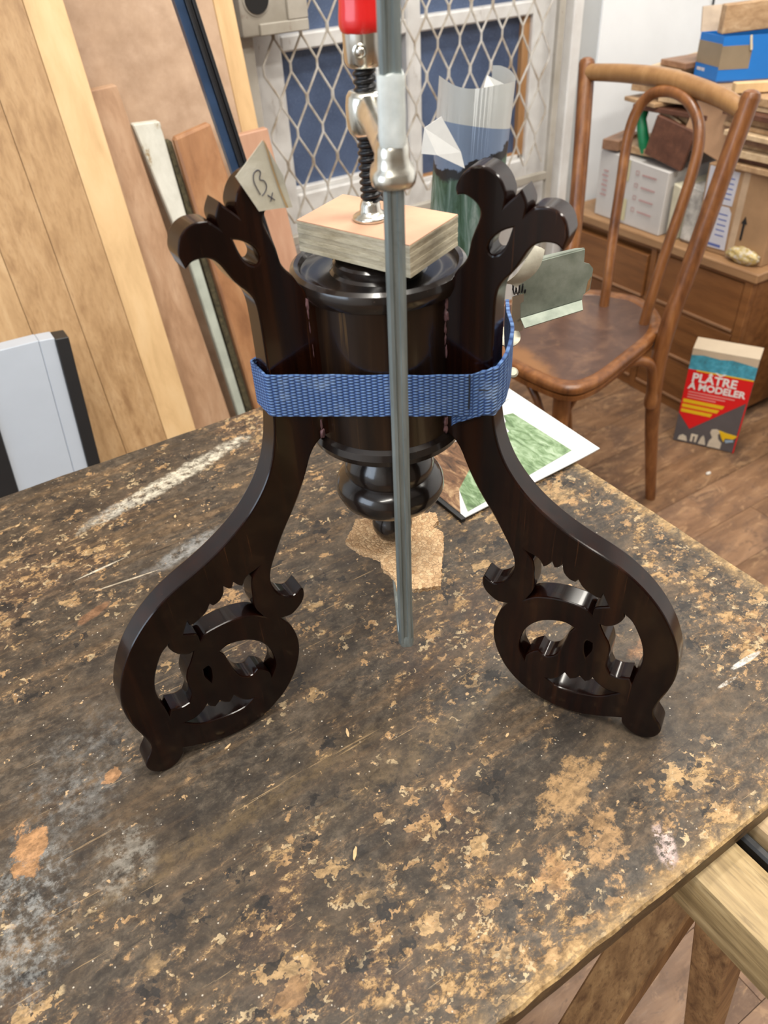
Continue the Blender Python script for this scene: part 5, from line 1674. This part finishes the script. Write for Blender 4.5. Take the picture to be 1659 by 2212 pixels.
# blue carton
M_BCARD = plain('blue_printed_carton', (0.012, 0.17, 0.56), 0.45, 0, 0.06, 10)
M_GTAPE = plain('brown_packing_tape', (0.26, 0.205, 0.14), 0.25, 0, 0.08)
PBZ = max(zl_, PILE_TOP) + 0.001
BL = empty('blue_carton', (1.92, 1.36, PBZ), 'open blue printed carton sealed with brown tape on top of the plank pile', 'carton')
bz0, bz1 = PBZ, PBZ + 0.098
b0, b1, b2, b3 = Vector((1.842, 1.452, 0)), Vector((1.815, 1.362, 0)), Vector((2.02, 1.235, 0)), Vector((2.05, 1.345, 0))


def wall_(name, a, b, z0, z1, mat, th=0.003, parent=BL):
    d = (b - a).normalized()
    nv = Vector((-d.y, d.x, 0)) * th
    if nv.dot((b0 + b1 + b2 + b3) / 4 - a) < 0:
        nv = -nv
    Z_ = lambda p, z: Vector((p.x, p.y, z))
    return hexa(name, [Z_(a, z0), Z_(b, z0), Z_(b + nv, z0), Z_(a + nv, z0), Z_(a, z1), Z_(b, z1), Z_(b + nv, z1), Z_(a + nv, z1)], mat, parent)


for a, b in ((b0, b1), (b1, b2), (b2, b3), (b3, b0)):
    wall_('side', a, b, bz0, bz1, M_BCARD)
hexa('bottom', [Vector((p.x, p.y, bz0)) for p in (b0, b1, b2, b3)] + [Vector((p.x, p.y, bz0 + 0.004)) for p in (b0, b1, b2, b3)], M_CARD, BL)
for a, b, zz0, zz1, f0, f1 in ((b0, b1, 0.034, 0.082, 0.0, 1.0), (b1, b2, 0.028, 0.078, 0.0, 0.30)):
    d = (b - a)
    p, q = a + d * f0, a + d * f1
    off = Vector((d.y, -d.x, 0)).normalized() * 0.0006
    if off.dot((b0 + b1 + b2 + b3) / 4 - a) > 0:
        off = -off
    Z_ = lambda pt, z: Vector((pt.x, pt.y, z))
    hexa('packing_tape', [Z_(p + off, bz0 + zz0), Z_(q + off, bz0 + zz0), Z_(q, bz0 + zz0), Z_(p, bz0 + zz0), Z_(p + off, bz0 + zz1), Z_(q + off, bz0 + zz1), Z_(q, bz0 + zz1), Z_(p, bz0 + zz1)], M_GTAPE, BL)
e01 = (b1 - b0).normalized()
n01 = Vector((e01.y, -e01.x, 0))
n01 = n01 if n01.x < 0 else -n01
for k, (x0, x1) in enumerate(((0.008, 0.026), (0.028, 0.040))):
    patch('printed_word', b0 + n01 * 0.0002 + Vector((0, 0, bz0)), e01, EY, rect(x0, 0.018, x1, 0.025), M_LBL, BL, -0.0006)
tag(tube('cream_twist', [b1 + n01 * 0.001 + Vector((0.055, -0.033, bz1)), b1 + Vector((0.056, -0.040, bz1 - 0.03))], 0.003, plain('dried_glue', (0.6, 0.52, 0.36), 0.5), None, 8), 'streak of dried cream glue running down the blue carton side', 'glue')
M_BFLAP = plain('torn_carton_flap', (0.46, 0.36, 0.27), 0.7, var=0.15, scale=25)
hexa('flap', [Vector((p.x, p.y, bz1 + dz)) for p, dz in ((b0, 0), (b0 + Vector((0.17, -0.09, 0)), 0.0), (b0 + Vector((0.19, -0.06, 0)), 0.055), (b0 + Vector((0.015, 0.02, 0)), 0.05))] + [Vector((p.x, p.y, bz1 + dz)) + Vector((0.002, 0.004, 0)) for p, dz in ((b0, 0), (b0 + Vector((0.17, -0.09, 0)), 0.0), (b0 + Vector((0.19, -0.06, 0)), 0.055), (b0 + Vector((0.015, 0.02, 0)), 0.05))], M_BFLAP, BL)
tag(obox('board_on_carton', (1.93, 1.335, bz1 + 0.0375), Vector((0.10, -0.055, 0.006)), Vector((0.006, 0.012, 0)), Vector((0, 0, 0.030)), WOODS[0], None, 0.002), 'rough tan board lying across the open top of the blue carton', 'board')
offcut((1.80, 1.235, PILE_TOP + 0.013), -32, 0, 0.11, 0.022, 0.022, M_PALEP, 'square pale stick end lying against the blue carton', 'wood_stick')

# ================================================================== plaster carton on the floor
M_RED2 = plain('red_print', (0.70, 0.008, 0.012), 0.35, var=0.03)
M_GREYP = plain('grey_print', (0.10, 0.092, 0.10), 0.4, var=0.15, scale=12)
M_TEAL = NT('teal_photo_band')
_a = M_TEAL.noise(M_TEAL.obj(), 60, 7, 0.7)
M_TEAL = M_TEAL.out(M_TEAL.ramp(_a, [(0.3, (0.05, 0.20, 0.26)), (0.55, (0.06, 0.36, 0.52)), (0.75, (0.20, 0.55, 0.68))]), 0.4)
M_YEL = plain('yellow_print', (0.78, 0.50, 0.01), 0.4, var=0.05)
M_WHT = plain('white_print', (0.80, 0.80, 0.80), 0.4, var=0.02)
M_CREAMP = plain('cream_print', (0.62, 0.55, 0.44), 0.5, var=0.12, scale=40)
M_TOPC = plain('bare_carton_top', (0.56, 0.46, 0.34), 0.6, var=0.05)
M_PINKP = plain('pale_pink_print', (0.75, 0.30, 0.28), 0.4)
PB = empty('plaster_carton', (1.66, 1.06, 0), 'red and grey plaster carton lettered PLÂTRE À MODELER standing on the floor', 'carton')
pl0, pr0 = Vector((1.597, 1.108, 0.001)), Vector((1.674, 0.968, 0.001))
pd = (pr0 - pl0).normalized()
pn = Vector((pd.y, -pd.x, 0))
pn = pn if pn.x < 0 else -pn
WB_, HB, DB_ = (pr0 - pl0).length, 0.279, 0.055
bk_ = -pn * DB_
hexa('carton_body', [pl0, pr0, pr0 + bk_, pl0 + bk_, pl0 + Vector((0, 0, HB)), pr0 + Vector((0, 0, HB)), pr0 + bk_ + Vector((0, 0, HB + 0.006)), pl0 + bk_ + Vector((0, 0, HB + 0.006))], M_GREYP, PB, 0.001)
hexa('carton_top', [pl0 + Vector((0, 0, HB)), pr0 + Vector((0, 0, HB)), pr0 + bk_ + Vector((0, 0, HB + 0.0065)), pl0 + bk_ + Vector((0, 0, HB + 0.0065)), pl0 + Vector((0, 0, HB + 0.0015)), pr0 + Vector((0, 0, HB + 0.0015)), pr0 + bk_ + Vector((0, 0, HB + 0.008)), pl0 + bk_ + Vector((0, 0, HB + 0.008))], M_TOPC, PB)
pf = pl0 + pn * 0.0002


def pp(name, pts, mat, th=0.0006):
    return patch(name, pf, pd, EY, pts, mat, PB, th)


pp('photo_band', rect(0.0, 0.222, WB_, HB), M_TEAL)
pp('torn_edge', [(0, 0.262), (0.03, 0.266), (0.07, 0.262), (0.10, 0.266), (WB_, 0.258), (WB_, HB), (0, HB)], M_TOPC, 0.0009)
pp('red_panel', [(0.0, 0.090), (0.036, 0.046), (WB_, 0.158), (WB_, 0.222), (0, 0.222)], M_RED2, 0.0008)
pp('yellow_rule', rect(0.02, 0.219, WB_, 0.2225), M_YEL, 0.0011)
pp('white_chevron', [(0.066, 0.224), (0.080, 0.2145), (0.094, 0.224), (0.088, 0.224), (0.080, 0.2185), (0.072, 0.224)], M_WHT, 0.0014)
for k, (a, b) in enumerate(((0.128, 0.100), (0.113, 0.090), (0.098, 0.076))):
    pp('yellow_bar', [(0.004, a - 0.004), (0.004 + b, a - 0.004 - 0.0), (0.008 + b, a + 0.006), (0.004, a + 0.006)], M_YEL, 0.0011)
for k in range(3):
    pp('small_text_line', rect(0.012, 0.156 - k * 0.008, 0.128 - k * 0.022, 0.159 - k * 0.008), M_PINKP, 0.0011)
text('lettering', 'PLÂTRE', 0.033, pf + pn * 0.0012 + pd * 0.013 + Vector((0, 0, 0.190)), pd, EY, M_WHT, PB, 0.0003, 0.0009)
text('lettering', 'À MODELER', 0.026, pf + pn * 0.0012 + pd * 0.009 + Vector((0, 0, 0.167)), pd, EY, M_WHT, PB, 0.0003, 0.0009)
pp('printed_shape', [(0.012, 0.006), (0.014, 0.018), (0.022, 0.024), (0.032, 0.021), (0.037, 0.006)], M_CREAMP, 0.0011)
pp('printed_shape', [(0.044, 0.008), (0.044, 0.032), (0.062, 0.032), (0.060, 0.008), (0.055, 0.008), (0.055, 0.026), (0.050, 0.026), (0.050, 0.008)], M_CREAMP, 0.0011)
pp('printed_shape', [(0.066, 0.006), (0.070, 0.026), (0.075, 0.035), (0.080, 0.026), (0.085, 0.006)], M_CREAMP, 0.0011)
pp('printed_shape', [(0.090, 0.004), (0.092, 0.022), (0.098, 0.034), (0.090, 0.048), (0.092, 0.058), (0.104, 0.062), (0.116, 0.056), (0.110, 0.046), (0.114, 0.032), (0.124, 0.022), (0.124, 0.004)], M_CREAMP, 0.0011)
pp('printed_shape', [(0.110, 0.060), (0.128, 0.056), (0.158, 0.053), (0.150, 0.042), (0.130, 0.040), (0.128, 0.028), (0.120, 0.040)], M_YEL, 0.0014)
pp('printed_shape', [(0.130, 0.034), (0.150, 0.040), (0.152, 0.034), (0.134, 0.026)], plain('light_blue_print', (0.30, 0.42, 0.55), 0.4), 0.0011)
pp('red_edge', rect(WB_ - 0.003, 0.0, WB_, 0.16), M_RED2, 0.0011)
# plaster crumbs on the floor
M_CRUMB = plain('plaster_crumb', (0.72, 0.68, 0.62), 0.8)
for (x, y, s_, lb) in ((1.545, 0.945, 0.009, 'small white plaster crumb on the floor just in front of the red carton'), (1.255, 1.090, 0.014, 'larger white plaster crumb on the floor beneath the chair')):
    bm = bmesh.new()
    bmesh.ops.create_icosphere(bm, subdivisions=2, radius=1)
    for q in bm.verts:
        k = 1 + 0.4 * noise.noise(q.co * 1.7 + Vector((x * 9, y, 0)))
        q.co = Vector((x + q.co.x * s_ * k, y + q.co.y * s_ * 0.5 * k, 0.003 + max(-0.003, q.co.z * 0.004 * k)))
    tag(bm_obj('plaster_crumb', bm, M_CRUMB, None, True, 3), lb, 'crumb', 'plaster crumbs on the floor')
# sack and sacking at the right edge
t_ = NT('grey_sacking')
_a = t_.noise(t_.mapping(scale=(1, 1, 0.2)), 60, 7, 0.65)
t_.bump(_a, 0.6, 0.004)
M_SACK = t_.out(t_.ramp(_a, [(0.3, (0.075, 0.062, 0.05)), (0.7, (0.17, 0.145, 0.12))]), 0.9)
M_SACK2 = plain('tan_sack', (0.22, 0.155, 0.085), 0.8, var=0.3, scale=18, bump=0.4)


def lump(name, c, s, seed, mat, label, cat):
    bm = bmesh.new()
    bmesh.ops.create_icosphere(bm, subdivisions=4, radius=1)
    for q in bm.verts:
        w = q.co.normalized()
        k = 1 + 0.12 * noise.noise(w * 2.0 + Vector((seed, 0, 0))) + 0.05 * noise.noise(w * 6 + Vector((seed, 3, 0)))
        pz = abs(w.z) ** 0.6 * (1 if w.z > 0 else -1)
        q.co = Vector((c[0] + w.x * s[0] * k, c[1] + w.y * s[1] * k, c[2] + pz * s[2] * k))
        q.co.z = max(q.co.z, 0.001)
    return tag(bm_obj(name, bm, mat, None, True, 3), label, cat)


lump('grey_sack', (1.985, 0.965, 0.235), (0.105, 0.085, 0.25), 2.0, M_SACK, 'tall grey sacking bundle at the right edge beside the chest', 'sack')
lump('tan_sack', (1.790, 0.840, 0.075), (0.085, 0.068, 0.085), 7.0, M_SACK2, 'slumped tan sack on the floor right of the plaster carton', 'sack')

# ------------------------------------------------------------------ origins of single-mesh things go to their base
for o in list(COL.objects):
    if o.type == 'MESH' and o.parent is None and not o.children and o.data.users == 1 and 'kind' not in o:
        xs = [v.co for v in o.data.vertices]
        b = Vector((sum(p.x for p in xs) / len(xs), sum(p.y for p in xs) / len(xs), min(p.z for p in xs)))
        o.data.transform(Matrix.Translation(-b))
        o.location = b
